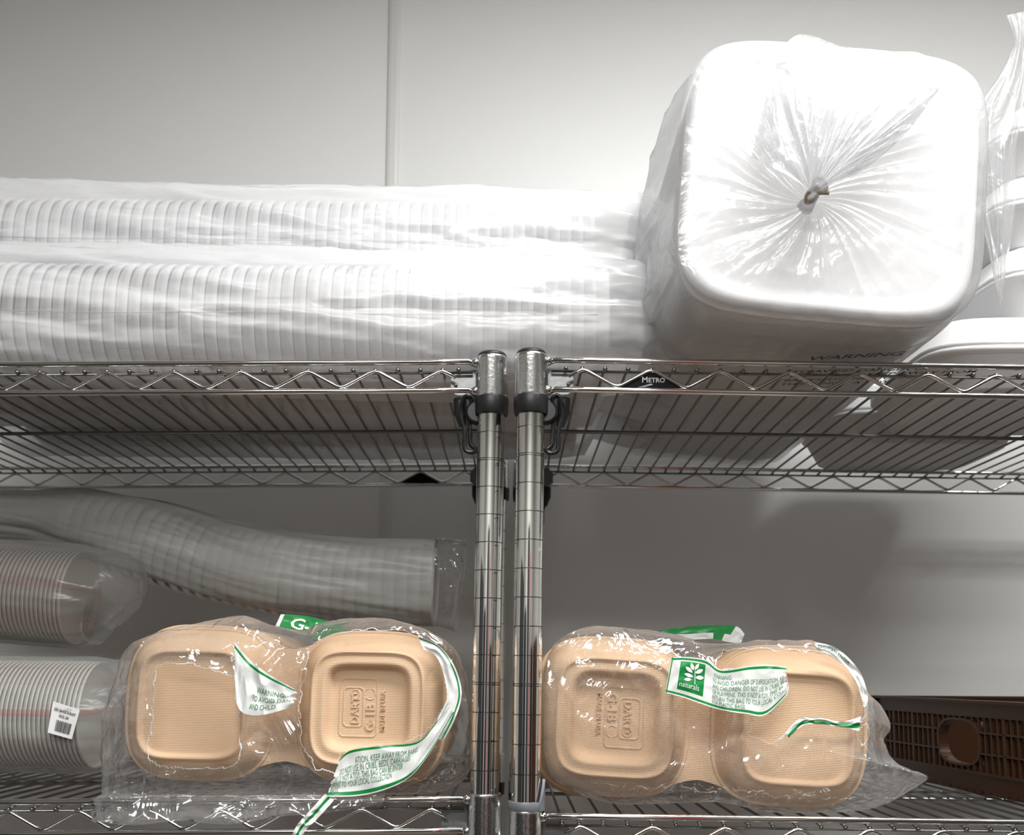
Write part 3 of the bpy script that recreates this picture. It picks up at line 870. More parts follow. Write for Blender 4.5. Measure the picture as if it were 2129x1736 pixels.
# thin bag hanging over that stack, its open neck standing up
neck_pts_l = [(2092, 32), (2108, 75), (2100, 110), (2075, 160), (2040, 210), (2022, 260), (2030, 400), (2055, 520), (2075, 620)]
neck_pts_r = [(2150, 20), (2135, 75), (2135, 110), (2135, 170), (2122, 260), (2112, 330), (2110, 450), (2095, 540), (2082, 640)]
ll, rr = cr_pts(neck_pts_l, 81), cr_pts(neck_pts_r, 81)
t = None
g = MB()
def npos(i, j):
    a_, b_ = ll[j], rr[j]
    u = i/50
    th = pi*u
    q = a_.lerp(b_, 0.5-0.5*cos(th))
    Y = 0.905 - 0.018*sin(th) - 0.006*ridge(u*5, j*0.03, 0, 41)
    p = at(q.x, q.y, Y); return p
g.grid(npos, 50, 80)
def npos2(i, j):
    a_, b_ = ll[j], rr[j]
    u = i/30; q = a_.lerp(b_, u)
    Y = 0.908 + 0.006*ridge(u*5, j*0.03, 0, 47)
    return at(q.x, q.y, Y)
g.grid(npos2, 30, 80)
nb = g.build('plastic_bag', M['film_pack'], loc=at(2070, 600, 0.91))
tag(nb, 'thin clear bag with open ruffled neck draped over the right edge foam boxes', 'plastic bag')

# ------------------------------------------------------------------ moulded fibre clamshell containers
PA = 0.0714; PCX = 0.0802
def pulp_profile(kind):
    # (rho, height towards the viewer)
    if kind == 'base':
        return [(0.0001, .0262), (.2, .0262), (.40, .0262), (.465, .0266), (.495, .0290), (.52, .0325), (.545, .0352), (.57, .0362), (.595, .0357), (.64, .0350), (.675, .0350), (.69, .0362), (.705, .0368), (.72, .0360),
                (.735, .0335), (.765, .0310), (.80, .0285), (.84, .0240), (.88, .0170), (.91, .0100), (.93, .0055), (.943, .0035), (.955, .0028), (.97, .0030), (.985, .0030), (.995, .0020), (1.0, 0.0)]
    return [(0.0001, .0282), (.3, .0284), (.55, .0290), (.60, .0288), (.625, .0292), (.645, .0318), (.665, .0332), (.685, .0330), (.705, .0305), (.74, .0282), (.78, .0262), (.83, .0225), (.87, .0165), (.905, .0100), (.93, .0055), (.943, .0035),
            (.955, .0028), (.97, .0030), (.985, .0030), (.995, .0020), (1.0, 0.0)]
def half(g, cx, kind, seg=144, thick=True):
    prof = pulp_profile(kind)
    vs_ = []
    for r, h in prof:
        n = 5.2 - 2.0*min(1, max(0, (r-0.55)/0.45))
        a = PA*r
        for k in range(seg):
            th = 2*pi*k/seg
            R = a*sq(th, n)
            x, z = R*cos(th), R*sin(th)
            hh = h
            # soft corner dimples in the wall
            if 0.74 < r < 0.93:
                dth = abs((th % (pi/2)) - pi/4)
                hh -= 0.0035*exp(-((dth-0.32)/0.10)**2)*sin(pi*(r-.74)/.19)
            vs_.append((cx+x, -hh, z))
    fs = []
    for i in range(len(prof)-1):
        for k in range(seg):
            l = (k+1) % seg; fs.append((i*seg+k, i*seg+l, (i+1)*seg+l, (i+1)*seg+k))
    o = len(vs_)
    # back skin so it has thickness
    g.add(vs_, fs)
    vb = []
    back_prof = [(1.0, 0.001)] + [(r, h-0.0008) for r, h in reversed(prof[:-1])]
    for r, h in back_prof:
        for k in range(seg):
            th = 2*pi*k/seg; n = 5.2 - 2.0*min(1, max(0, (r-0.55)/0.45)); R = PA*r*sq(th, n)
            vb.append((cx+R*cos(th), -(h-0.0010), R*sin(th)))
    fb = []
    for i in range(len(back_prof)-1):
        for k in range(seg):
            l = (k+1) % seg; fb.append((i*seg+l, i*seg+k, (i+1)*seg+k, (i+1)*seg+l))
    g.add(vb, fb)
def pulp_mesh(flip):
    g = MB()
    cb_, cl_ = (PCX, -PCX) if not flip else (-PCX, PCX)
    half(g, cb_, 'base'); half(g, cl_, 'lid')
    # hinge web between the two halves, notched at both ends
    def hp(i, j):
        u = i/16*2-1; v = j/20*2-1
        hw = 0.013 + 0.010*abs(v)**6
        ex = 0.052 + 0.010*abs(u)**1.5*(1 if True else 0)
        return Vector((u*hw*1.5, -0.0030 + 0.0025*(1-u*u), v*ex))
    g.grid(hp, 16, 20)
    return g.build('takeout_container', M['pulp'])
def pulp_emboss(parent, flip):
    """raised lettering and lines in the foot panel of the base"""
    g = MB()
    cx = PCX if not flip else -PCX
    s_ = 1 if not flip else -1
    y = -0.0262
    def P(u, v, h=0.0): return Vector((cx + s_*u, y-h, s_*v))
    def bar(pts, r=0.00075, closed=False): g.tube([P(u, v) for u, v in pts], r, 6, closed=closed)
    def rrect(u0, v0, u1, v1, r, cut=()):
        pts = []
        for (cx_, cy_, a0) in ((u1-r, v1-r, 0), (u0+r, v1-r, pi/2), (u0+r, v0+r, pi), (u1-r, v0+r, 3*pi/2)):
            for k in range(6): pts.append((cx_+r*cos(a0+k*pi/10), cy_+r*sin(a0+k*pi/10)))
        bar(pts, closed=True)
    rrect(-0.026, -0.026, 0.008, 0.026, 0.004)
    rrect(-0.0225, -0.017, -0.0045, 0.018, 0.004)
    def txt(s, u, v, size, h=0.0011):
        tv, tf = text_flat(s, size, True)
        # letters run upwards (turned a quarter)
        top = [P(u - q[1], v + q[0], h) for q in tv]; n = len(top)
        bot = [P(u - q[1], v + q[0], -0.0002) for q in tv]
        g.add(top, tf); 
        ed = {}
        for f in tf:
            for a_, b_ in zip(f, f[1:]+f[:1]): ed[(a_, b_)] = 1
        sides = [(a_, b_) for (a_, b_) in ed if (b_, a_) not in ed]
        o = len(g.v)
        g.add(top+bot, [(a_, b_, n+b_, n+a_) for a_, b_ in sides])
    txt('DART', -0.0085, -0.0150, 0.0098)
    th = [2*pi*k/20 for k in range(20)]
    bar([(-0.0122+0.0038*cos(a_), 0.0125+0.0038*sin(a_)) for a_ in th], closed=True)
    txt('T', -0.0105, 0.0108, 0.0050)
    txt('G-1B', 0.0060, -0.0215, 0.0118)
    # recycling triangle
    for k in range(3):
        a0 = pi/2+2*pi*k/3
        bar([(0.0012+0.0052*cos(a0+q), 0.0125+0.0052*sin(a0+q)) for q in (0.25, 0.9, 1.3, 1.75)], 0.0006)
    txt('MADE IN USA', 0.0155, -0.021, 0.0060)
    o = g.build('embossed_lettering', M['pulp'], parent, smooth=False)
    o.location = (0, 0, 0)
    return tag(o, 'raised lettering reading DART G-1B MADE IN USA')
def pulp_stack(px, py, Y, flip, ang, sc, n, sp, front_label, nest_label, group):
    c = at(px, py, Y)
    m = pulp_mesh(flip)
    first = None
    for i in range(n):
        o = m if i == 0 else m.copy()
        if i: COL.objects.link(o)
        o.location = (c.x + 0.0012*noise.noise(Vector((i*.8, 1, px))), c.y + sp*i, c.z + 0.001*noise.noise(Vector((i*.8, 9, px))))
        o.rotation_euler = (0, ang + (0 if i == 0 else (-1 if flip else 1)*(0.028 + 0.008*sin(i*1.7))), 0); o.scale = (sc, 1, sc)
        tag(o, front_label if i == 0 else nest_label, 'takeout container', group)
    pulp_emboss(m, flip)
    return c
cL = pulp_stack(597, 1466, 0.950, False, radians(0.6), 1.0, 22, 0.0105,
    'front tan moulded fibre clamshell of the stack left of the posts', 'tan fibre clamshell nested behind the front one left of the posts', 'nested fibre clamshells left of the posts')
cR = pulp_stack(1455, 1500, 0.933, True, radians(3.0), 1.02, 22, 0.0105,
    'front tan moulded fibre clamshell of the stack right of the posts', 'tan fibre clamshell nested behind the front one right of the posts', 'nested fibre clamshells right of the posts')

M['film_edge'] = principled('stretched_film', (0.82, 0.83, 0.84), 0.25)
# ------------------------------------------------------------------ torn clear bags round the fibre containers
def torn_bag(outline, cpx, Yf, Ye, back, holes, seed, label, NA=400, NR=120, amp=0.0095, NS=50, taper=0.9, floorz=None, front=None):
    ol = cr_pts(outline, NA, True)
    ce = Vector(cpx)
    C3 = at(ce.x, ce.y, Yf)
    def px(i, t): return ce.lerp(ol[i % NA], t)
    def pos(i, j):
        i = i % NA
        if j <= NR:
            t = (j/NR)**0.85
            q = px(i, t)
            k = t**5
            p = at(q.x, q.y, Yf)
            f = max(-0.42, fold(p, 12, seed))
            Yq = front[1] if front and front[0](q) else Ye
            Y = Yf + (Yq-Yf)*k - amp*(0.45+0.9*f)*(0.35+0.9*t)
            p = at(q.x, q.y, Y)
            # in-plane crinkle
            p.z += 0.0018*noise.noise(p*70)*t; p.x += 0.0018*noise.noise(p*70+Vector((9, 9, 9)))*t
            return p
        t = (j-NR)/NS
        q = px(i, 1.0)
        p = at(q.x, q.y, Ye); C = at(ce.x, ce.y, Ye)
        f = fold(Vector((p.x, p.y+t*back, p.z)), 15, seed+3)
        d = (p-C); 
        s_ = 1 - (1-taper)*t + f*0.05*min(1, 4*t)
        p = C + Vector((d.x*s_, 0, d.z*s_)); p.y = Ye + back*t - (Ye-front[1] if front and front[0](q) else 0)*(1-min(1, t*8)) - amp*(0.45+0.9*fold(at(q.x, q.y, Yf), 12, seed))*1.25*(1-min(1, t*4))
        return p
    def keep(i, j):
        if j >= NR: return True
        t = ((j+0.5)/NR)**0.85
        q = px(i, t)
        jx = 7*noise.noise(Vector((q.x*.045, q.y*.045, seed))) + 2*noise.noise(Vector((q.x*.16, q.y*.16, seed+2)))
        jy = 7*noise.noise(Vector((q.x*.045, q.y*.045, seed+5))) + 2*noise.noise(Vector((q.x*.16, q.y*.16, seed+7)))
        for h in holes:
            if inside(q.x+jx, q.y+jy, h): return False
        return True
    g = MB(); g.grid(pos, NA, NR+NS, closed_u=True, keep=keep)
    if floorz:
        g.v = [(x, y, max(z, floorz(x)) if y > floorz(None) else z) for x, y, z in g.v]
    o = g.build('torn_plastic_bag', M['film_clear'], loc=at(ce.x, ce.y, Ye+back/2))
    cnt = {}
    for f in g.f:
        for a_, b_ in zip(f, f[1:]+f[:1]):
            e_ = (min(a_, b_), max(a_, b_)); cnt[e_] = cnt.get(e_, 0)+1
    h = MB()
    for (a_, b_), c_ in cnt.items():
        if c_ == 1:
            A_, B_ = Vector(g.v[a_]), Vector(g.v[b_])
            if A_.y < Ye+0.1 and (A_-B_).length > 1e-5:
                r_ = 0.00012 + 0.0008*max(0, noise.noise(A_*45))
                h.tube([A_, B_], r_, 5, caps=False)
    eo = h.build('torn_edge', M['film_edge'], o, loc=o.location)
    tag(eo, 'white stretched edge of the tear')
    return tag(o, label, 'plastic bag')
outL = [(213, 1500), (238, 1415), (262, 1350), (320, 1318), (400, 1298), (500, 1280), (560, 1297), (625, 1312), (660, 1298), (720, 1287), (800, 1285), (870, 1303),
        (930, 1335), (962, 1385), (978, 1460), (985, 1560), (972, 1612), (935, 1640), (860, 1655), (790, 1668), (700, 1682), (600, 1688), (500, 1704), (400, 1698), (310, 1706), (240, 1700), (214, 1692), (212, 1600)]
holesL = [[(322, 1390), (345, 1378), (400, 1380), (455, 1398), (490, 1408), (496, 1480), (500, 1582), (470, 1597), (400, 1600), (330, 1598), (308, 1580), (316, 1480)],
          [(632, 1400), (645, 1345), (690, 1316), (780, 1306), (860, 1316), (905, 1350), (926, 1400), (930, 1460), (905, 1490), (885, 1525), (840, 1545), (770, 1553), (710, 1560), (704, 1610), (660, 1600), (630, 1550), (622, 1470)]]
bagL = torn_bag(outL, (600, 1490), 0.899, 0.925, 0.26, holesL, 2.2, 'torn clear crinkled bag round the fibre clamshells left of the posts',
    floorz=lambda x: (deckz(shL, 1, x)+0.006) if x is not None else YL-0.004, front=(lambda q: q.y > 1655 and q.x < 800, 0.8935))
outR = [(1128, 1500), (1130, 1400), (1150, 1345), (1190, 1312), (1250, 1302), (1330, 1308), (1400, 1318), (1470, 1338), (1540, 1336), (1600, 1330), (1690, 1334), (1740, 1352), (1785, 1395), (1805, 1440),
        (1835, 1470), (1852, 1510), (1838, 1545), (1870, 1590), (1925, 1612), (1905, 1635), (1850, 1668), (1800, 1682), (1720, 1690), (1640, 1692), (1560, 1680), (1500, 1668), (1430, 1668), (1340, 1672), (1260, 1668), (1190, 1640), (1140, 1600)]
holesR = [[(1480, 1395), (1500, 1352), (1600, 1348), (1700, 1355), (1760, 1385), (1790, 1430), (1800, 1470), (1785, 1497), (1740, 1505), (1700, 1495), (1655, 1500), (1630, 1530), (1600, 1545), (1560, 1530), (1560, 1490), (1610, 1480), (1640, 1420), (1620, 1390)],
          [(1784, 1520), (1800, 1500), (1808, 1530), (1790, 1552)]]
bagR = torn_bag(outR, (1460, 1500), 0.882, 0.905, 0.24, holesR, 5.7, 'torn clear crinkled bag round the fibre clamshells right of the posts',
    floorz=lambda x: (deckz(shR, 1, x)+0.006) if x is not None else YR-0.004)

# printed bands of the bags
def band(top, bot, Y, parent, label, mats=('label', 'green', 'inkgreen'), nu=120, nv=36, stripes=((0.04, 0.10),), jag=(0, 0), texts=(), wave=0.002, seed=1.0, green_fill=None, name='printed_band', side=0.0):
    T, B = cr_pts(top, nu+1), cr_pts(bot, nu+1)
    def S(u, v, lift=0.0):
        i = u*nu
        a_ = lerp_pts(T, u); b_ = lerp_pts(B, u)
        q = a_.lerp(b_, v)
        w = wave*(0.7*noise.noise(Vector((u*7, v*2.5, seed))) + 0.5*(ridge(u*6, v*2, 0, seed)-0.3))
        yy = (Y(u, v) if callable(Y) else Y)
        return at(q.x, q.y, yy - abs(wave)*0.9 - w - lift)
    def keep(i, j):
        u, v = (i+.5)/nu, (j+.5)/nv
        e0 = jag[0]*(0.5+0.9*noise.noise(Vector((v*9, seed, 1)))+0.4*noise.noise(Vector((v*26, seed, 1)))); e1 = jag[1]*(0.5+0.9*noise.noise(Vector((v*9, seed, 5)))+0.4*noise.noise(Vector((v*26, seed, 5))))
        return u > e0 and u < 1-e1
    def mf(i, j):
        u, v = (i+.5)/nu, (j+.5)/nv
        for s0, s1 in stripes:
            if s0 <= v <= s1: return 1
        if green_fill and green_fill(u, v): return 1
        return 0
    g = MB(); g.grid(lambda i, j: S(i/nu, j/nv), nu, nv, keep=keep, mfun=mf)
    o = g.build(name, [M[mats[0]], M[mats[1]]], parent, loc=parent.location)
    if label: tag(o, label)
    for tx in texts:
        s, u0, v0, hu, hv = tx[:5]; mt = tx[5] if len(tx) > 5 else mats[2]
        umax = tx[6] if len(tx) > 6 else 0.96
        hu *= 0.80
        g2 = MB()
        tv, tf = text_flat(s, 1.0, s[0] == 'G')
        keepf = []
        for f in tf:
            if all(u0 + tv[k][0]*hu < umax for k in f): keepf.append(f)
        g2.add([S(min(1, u0 + q[0]*hu), v0 - q[1]*hv, 0.0005) for q in tv], keepf)
        g2.build('printed_text', M[mt], o, loc=parent.location, smooth=False)
    return o, S
# left bag: green item code on top
band([(584, 1277), (640, 1281), (690, 1296), (735, 1318)], [(572, 1303), (625, 1318), (668, 1332), (720, 1345)], 1.0, bagL, 'green printed panel reading G-1',
     stripes=(), green_fill=lambda u, v: u > 0.07, texts=[('G-1', 0.17, 0.80, 0.30, 0.85, 'white_ink')], wave=0.001)
# warning scrap beside the hinge
band([(486, 1332), (520, 1372), (560, 1402), (619, 1436)], [(488, 1452), (505, 1482), (548, 1486), (612, 1468)], 0.889, bagL, 'torn white scrap with green warning print',
     stripes=((0.05, 0.12),), jag=(0.03, 0.06), texts=[('WARNING:', 0.52, 0.52, 0.085, 0.20), ('TO AVOID DAN', 0.46, 0.70, 0.080, 0.17), ('AND CHILD', 0.44, 0.88, 0.080, 0.17)], wave=0.003, seed=3)
# suffocation warning strip at the lower right
band([(706, 1580), (730, 1560), (800, 1550), (868, 1542), (905, 1505), (932, 1462)], [(676, 1656), (742, 1655), (800, 1642), (850, 1617), (890, 1570), (945, 1480)], 0.885, bagL, 'white torn strip with green suffocation warning lines',
     stripes=((0.0, 0.05), (0.90, 0.96)), jag=(0.03, 0.02), wave=0.0025, seed=5,
     texts=[('ATION, KEEP AWAY FROM BABIES', 0.22, 0.30, 0.033, 0.20), ('DO NOT USE IN CRIBS, BEDS, CARRIAGES', 0.08, 0.46, 0.033, 0.20), ('THIS IS NOT A TOY. THIS BAG CAN BE ENTER', 0.03, 0.62, 0.030, 0.20),
            ('BRING TO YOUR LOCAL COLLECTION', 0.03, 0.77, 0.030, 0.19), ('BAGS.', 0.03, 0.90, 0.030, 0.18)])
# strip curling up the right side
band([(868, 1322), (912, 1342), (945, 1385), (960, 1440), (948, 1490), (925, 1535)], [(880, 1350), (905, 1362), (922, 1400), (929, 1450), (912, 1490), (893, 1540)], 0.893, bagL, 'narrow torn white strip with green edge line',
     stripes=((0.10, 0.22),), jag=(0.02, 0.0), wave=0.002, seed=8)
# twisted shred hanging over the rail
band([(676, 1650), (640, 1690), (618, 1715), (600, 1750)], [(694, 1664), (660, 1702), (634, 1728), (622, 1760)], lambda u, v: 0.885-0.004*sin(u*3), bagL, 'twisted white shred hanging over the rail',
     stripes=((0.35, 0.6),), jag=(0, 0.08), wave=0.003, seed=11)
# right bag: brand band
oN, SN = band([(1397, 1366), (1430, 1366), (1468, 1372), (1500, 1392), (1560, 1384), (1600, 1382), (1636, 1388)], [(1383, 1440), (1420, 1450), (1460, 1464), (1500, 1476), (1550, 1484), (1592, 1486), (1640, 1440)], 0.873, bagR, 'white printed band with green leaf square and warning text',
     stripes=((0.03, 0.075), (0.925, 0.97)), jag=(0, 0.05), wave=0.002, seed=14, green_fill=lambda u, v: (0.11 < u < 0.335 and 0.12 < v < 0.83) or (0.012 < u < 0.028),
     texts=[('naturals', 0.120, 0.74, 0.070, 0.19, 'white_ink'), ('WARNING:', 0.43, 0.25, 0.034, 0.14), ('TO AVOID DANGER OF SUFFOCATION, KEE', 0.42, 0.385, 0.0345, 0.145), ('AND CHILDREN. DO NOT USE IN CRIBS, BE', 0.42, 0.52, 0.0345, 0.145),
            ('OR PLAYPENS. THIS IS NOT A TOY. THIS BA', 0.42, 0.655, 0.0338, 0.145), ('RETURN THIS BAG TO YOUR LOCAL COLL', 0.42, 0.785, 0.0345, 0.145), ('FOR PLASTIC BAGS.', 0.42, 0.90, 0.0345, 0.125)])
g = MB()
def leaf(u, v, ang, L, Wd):
    pts = []
    for k in range(12):
        t = k/11; pts.append((t*L, Wd*sin(pi*t)**0.8))
    for k in range(10, 0, -1):
        t = k/11; pts.append((t*L, -Wd*sin(pi*t)**0.8))
    ca, sa = cos(ang), sin(ang)
    g.add([SN(u + (x*ca - y*sa)*0.42, v - (x*sa + y*ca), 0.0006) for x, y in pts], [tuple(range(len(pts)))])
for (u, v, a_, L, Wd) in ((0.225, 0.36, 2.5, .20, .045), (0.235, 0.45, 3.0, .20, .045), (0.23, 0.30, 1.9, .18, .04), (0.25, 0.36, 0.7, .20, .045), (0.255, 0.46, 0.3, .18, .045), (0.245, 0.28, 1.2, .17, .035), (0.222, 0.52, 3.4, .16, .04)):
    leaf(u, v, a_, L, Wd)
g.add([SN(0.252, 0.62, 0.0006), SN(0.258, 0.62, 0.0006), SN(0.245, 0.24, 0.0006), SN(0.241, 0.24, 0.0006)], [(0, 1, 2, 3)])
tag(g.build('leaf_logo', M['white_ink'], oN, loc=bagR.location, smooth=False), 'white leafy twig mark')
# green panel on top of the right bag
band([(1366, 1312), (1420, 1304), (1480, 1300), (1530, 1302), (1548, 1318)], [(1364, 1322), (1420, 1330), (1480, 1328), (1510, 1334), (1540, 1338)], 0.99, bagR, 'green and white printed panel on top of the bag',
     stripes=(), green_fill=lambda u, v: (v < 0.55 and u < 0.75) or (0.52 < u < 0.66), wave=0.0012, seed=17)
band([(1690, 1334), (1740, 1348), (1785, 1392), (1803, 1440), (1803, 1470)], [(1700, 1352), (1735, 1366), (1768, 1398), (1788, 1440), (1796, 1472)], 0.893, bagR, 'torn white edge strip with faint green print',
     stripes=(), jag=(0.02, 0.05), wave=0.002, seed=19, texts=[('BAG CAN ENTER', 0.05, 0.6, 0.06, 0.5)])
band([(1632, 1525), (1660, 1496), (1700, 1492), (1750, 1500), (1792, 1488)], [(1640, 1535), (1670, 1508), (1706, 1506), (1750, 1512), (1788, 1520)], 0.879, bagR, 'narrow torn white sliver with green line',
     stripes=((0.45, 0.85),), jag=(0.02, 0.03), wave=0.002, seed=23)

# ------------------------------------------------------------------ sleeves and cups at the lower left, behind
def cup_pack(label, px0, px1, Y, r, seed, mat, group, film_, nexp=2.0, rib=0.0048):
    a_, c_ = at(*px0, Y), at(*px1, Y)
    L = (c_-a_).length
    t = empty('cup_sleeve', (a_+c_)/2 - Vector((0, 0, r)), label, 'cups', group)
    base = foam_slice('X', r-0.004, nexp, rib, 0.0015, 'paper_cup', t, mat, None)
    ang = -math.atan2(c_.z-a_.z, c_.x-a_.x)
    n = int(L/rib)
    for i in range(n):
        o = base if i == 0 else base.copy()
        if i: COL.objects.link(o)
        o.parent = t
        p = a_.lerp(c_, (i+.5)/n)
        o.location = p - t.location; o.rotation_euler = (0, ang, 0)
    path = [a_.lerp(c_, k/8) for k in range(-1, 10)] + [c_ + (c_-a_).normalized()*0.05 + Vector((0, 0, -0.015))]
    sleeve('plastic_sleeve', path, [(0, r, r), (0.80, r, r), (0.9, r*0.9, r*0.9), (1, r*0.35, r*0.4)], film_, seed, t, t.location, nexp=nexp, amp=0.005)
    return t, a_, c_
M['film_cup'] = film('cup_sleeve_film', (0.62, 0.62, 0.60), 0.22, 0.60, 1.0, 0.25, 0.4, (12, 40, 40), 0.3)
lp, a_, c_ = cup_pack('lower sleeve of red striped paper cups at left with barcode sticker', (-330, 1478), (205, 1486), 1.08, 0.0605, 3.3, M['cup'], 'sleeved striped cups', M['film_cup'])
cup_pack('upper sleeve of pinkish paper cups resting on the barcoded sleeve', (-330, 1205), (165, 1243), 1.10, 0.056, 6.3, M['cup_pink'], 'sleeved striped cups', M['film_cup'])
# barcode sticker on the lower sleeve
g = MB()
Ys = 1.0165
q = [at(110, 1458, Ys), at(166, 1476, Ys+.001), at(149, 1537, Ys-.001), at(99, 1523, Ys-.003)]
q[0].y += .0005
g.add(q + [v + Vector((0, 0.0004, 0)) for v in q], [(0, 3, 2, 1), (0, 1, 5, 4), (1, 2, 6, 5), (2, 3, 7, 6), (3, 0, 4, 7)], 0)
stk = g.build('barcode_sticker', M['sticker'], lp, loc=lp.location, smooth=False)
tag(stk, 'white barcode sticker')
def SQ(u, v, lift=0.0006):
    top = q[0].lerp(q[1], u); bot = q[3].lerp(q[2], u)
    p = top.lerp(bot, v); return p + Vector((0, -lift, 0))
g = MB()
u = 0.26; rr_ = random.Random(4)
while u < 0.84:
    w = rr_.choice((0.012, 0.02, 0.03))
    g.add([SQ(u, .52), SQ(u+w, .52), SQ(u+w, .88), SQ(u, .88)], [(0, 1, 2, 3)]); u += w + rr_.choice((0.010, 0.018))
for s, u0, v0, sz in (('SIZE: 20# RESTAURANT', 0.10, 0.25, 0.10), ('PACK: 200', 0.32, 0.42, 0.105)):
    tv, tf = text_flat(s, 1.0, True)
    g.add([SQ(u0+p_[0]*sz*0.78, v0-p_[1]*sz*1.25) for p_ in tv], tf)
g.build('printed_text', M['ink'], stk, loc=lp.location, smooth=False)

# long dull grey sleeve lying from the cups across the fibre clamshells
Yg = 1.125
gp = [(-150, 1075), (0, 1078), (150, 1088), (300, 1118), (450, 1160), (600, 1192), (750, 1208), (905, 1214)]
pts = [at(x, y, Yg + (0.055 if i < 3 else 0.035 if i < 5 else 0.02)) for i, (x, y) in enumerate(gp)]
t = empty('grey_sleeve', pts[4], 'long dull grey translucent sleeve of lids lying across the lower left packs', 'food packaging')
sc_ = 1.14/2077
sleeve('plastic_sleeve', pts, [(0, 0.045, 40*sc_), (0.2, 0.05, 55*sc_), (0.35, 0.052, 74*sc_), (0.5, 0.052, 80*sc_), (0.75, 0.052, 84*sc_), (1.0, 0.052, 88*sc_)], M['film_grey'], 5.1, t, t.location, nexp=2.3, amp=0.007, slackz=0.0, diag=5)
# its contents: nested lids
base = foam_slice('X', 0.045, 2.3, 0.016, 0.004, 'cup_lid', t, M['foam'], None)
for i in range(30):
    o = base if i == 0 else base.copy()
    if i: COL.objects.link(o)
    u = 0.30 + 0.69*i/29
    k = u*(len(pts)-1); j = min(int(k), len(pts)-2); p = pts[j].lerp(pts[j+1], k-j)
    d = pts[j+1]-pts[j]
    o.parent = t; o.location = p - t.location - Vector((0.008, 0, 0.003)); o.rotation_euler = (0, -math.atan2(d.z, d.x), 0)
e = pts[-1]
# thin empty end of the film beyond the last lid
endp = [e + Vector((-0.01, 0, 0)), e + Vector((0.012, 0, 0.0)), e + Vector((0.030, 0.004, -0.002))]
sleeve('sleeve_end', endp, [(0, 0.050, 86*sc_), (0.6, 0.040, 90*sc_), (1, 0.012, 96*sc_)], M['film_clear'], 9.1, t, t.location, nexp=2.2, amp=0.006, nl=30)

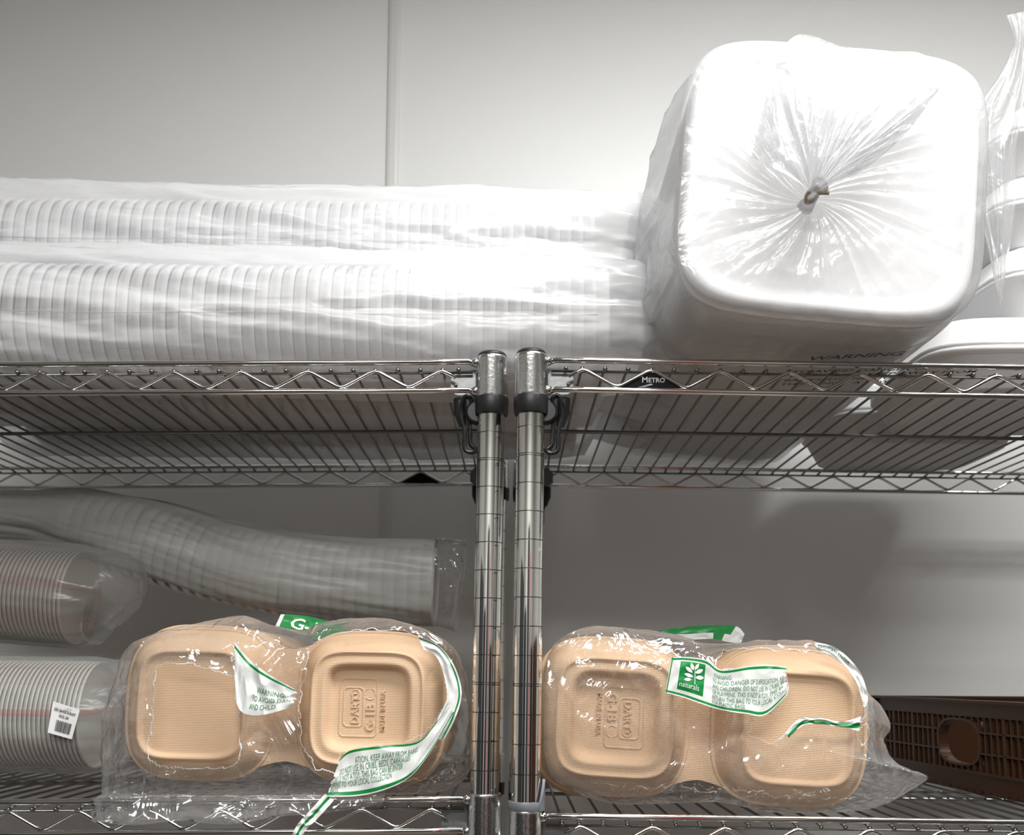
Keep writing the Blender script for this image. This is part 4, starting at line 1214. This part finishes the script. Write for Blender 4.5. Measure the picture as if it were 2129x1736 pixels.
# ------------------------------------------------------------------ brown crate at the lower right
dzl = deckz(shR, 1, 0.5)
p0 = at_z(1868, 1605, dzl+0.002); p1 = at_z(2129, 1668, dzl+0.002)
p0 = Vector((at(1822, 1500, 1.31).x, 1.31, 0)); p1 = Vector((at(2129, 1560, 1.0).x, 1.0, 0))
d = (p1-p0).normalized(); P_near = p0 + d*0.40
HC = 0.098
org = Vector((p0.x, p0.y, deckz(shR, 1, p0.x)+0.0042))
crate = empty('plastic_crate', org, 'brown lattice plastic crate with oval handle hole at the lower right', 'crate')
nrm = Vector((-d.y, d.x, 0))   # points away from the crate interior or into it
if nrm.x < 0: nrm = -nrm       # interior lies to the right
def crate_wall(A0, dirv, L, inward, hole=None, name='lattice_wall'):
    g = MB()
    def Pt(s, z, t): return org + (A0-org) + dirv*s + inward*t + Vector((0, 0, z))
    def bx(s0, s1, z0, z1, t0, t1):
        p = [Pt(s0, z0, t0), Pt(s1, z0, t0), Pt(s1, z0, t1), Pt(s0, z0, t1), Pt(s0, z1, t0), Pt(s1, z1, t0), Pt(s1, z1, t1), Pt(s0, z1, t1)]
        g.add(p, [(0,3,2,1),(4,5,6,7),(0,1,5,4),(1,2,6,5),(2,3,7,6),(3,0,4,7)])
    bx(0, L, 0, 0.020, 0, 0.004)                     # skirt
    bx(0, L, 0.020, 0.0225, -0.002, 0.006)
    bx(-0.004, L+0.004, HC-0.018, HC-0.002, 0, 0.004)  # top band
    bx(-0.006, L+0.006, HC-0.003, HC, -0.005, 0.006)
    n = int(L/0.0115)
    for i in range(n+1):
        s = L*i/n
        if hole and abs(s-hole[0]) < hole[1]+0.004: 
            zz = hole[2]*sqrt(max(0, 1-((s-hole[0])/(hole[1]+0.004))**2))
            bx(s-.0011, s+.0011, 0.02, hole[3]-zz-0.001, 0.0005, 0.0035); bx(s-.0011, s+.0011, hole[3]+zz+0.001, HC-.017, 0.0005, 0.0035)
            continue
        w = 0.0022 if i % 4 == 0 else 0.0012
        bx(s-w, s+w, 0.02, HC-0.017, 0 if i % 4 == 0 else 0.0005, 0.006 if i % 4 == 0 else 0.0035)
    if hole:  # solid backing added behind the bars to stand in for interior shade
        a0_, a1_, z0_, z1_ = hole[0]-hole[1], hole[0]+hole[1], hole[3]-hole[2], hole[3]+hole[2]
        bx(0, a0_, .02, HC-.017, .0062, .0085); bx(a1_, L, .02, HC-.017, .0062, .0085); bx(a0_, a1_, .02, z0_, .0062, .0085); bx(a0_, a1_, z1_, HC-.017, .0062, .0085)
    else: bx(0.01, L-0.01, .004, HC-.017, .0062, .0085)
    for z in (0.042, 0.064):
        if hole:
            bx(0, hole[0]-hole[1], z-.001, z+.001, 0, 0.0045); bx(hole[0]+hole[1], L, z-.001, z+.001, 0, 0.0045)
        else: bx(0, L, z-.001, z+.001, 0, 0.0045)
    if hole:
        # oval hand hold: a thick rounded collar
        h0, hw, hh, hz = hole
        ringp = [Pt(h0+hw*abs(cos(a_))**.7*(1 if cos(a_) > 0 else -1), hz+hh*abs(sin(a_))**.7*(1 if sin(a_) > 0 else -1), 0.0) for a_ in [2*pi*k/48 for k in range(48)]]
        ring2 = [p + inward*0.012 for p in ringp]
        ring3 = [ (Pt(h0, hz, 0) + (p-Pt(h0, hz, 0))*1.10) for p in ringp]
        ring4 = [p + inward*0.012 for p in ring3]
        nn = 48; fs = []
        for k in range(nn):
            l = (k+1) % nn
            fs += [(k, l, nn+l, nn+k), (2*nn+k, 2*nn+l, l, k), (nn+k, nn+l, 3*nn+l, 3*nn+k), (2*nn+l, 2*nn+k, 3*nn+k, 3*nn+l)]
        g.add(ringp+ring2+ring3+ring4, fs)
    return g.build(name, M['brown'], crate, loc=org, smooth=False)
HL = 0.395; CWD = 0.42
hole_s = (at(1992, 1530, 1.13)-p0).length
tag(crate_wall(org, d, HL, nrm, hole=(0.192, 0.040, 0.0235, 0.052), name='lattice_wall'), 'lattice wall with an oval hand hole')
crate_wall(org, nrm, CWD, d, name='lattice_wall')
crate_wall(org + d*HL, nrm, CWD, -d, name='lattice_wall')
crate_wall(org + nrm*CWD, d, HL, -nrm, name='lattice_wall')
g = MB()
for k in range(26):
    s = 0.004 + (HL-0.008)*k/25
    a_ = org + d*s; g.tube([a_ + Vector((0, 0, .002)), a_ + nrm*CWD + Vector((0, 0, .002))], 0.002, 6)
for k in range(26):
    s = 0.004 + (CWD-0.008)*k/25
    a_ = org + nrm*s; g.tube([a_ + Vector((0, 0, .002)), a_ + d*HL + Vector((0, 0, .002))], 0.002, 6)
g.build('lattice_floor', M['brown'], crate, loc=org)
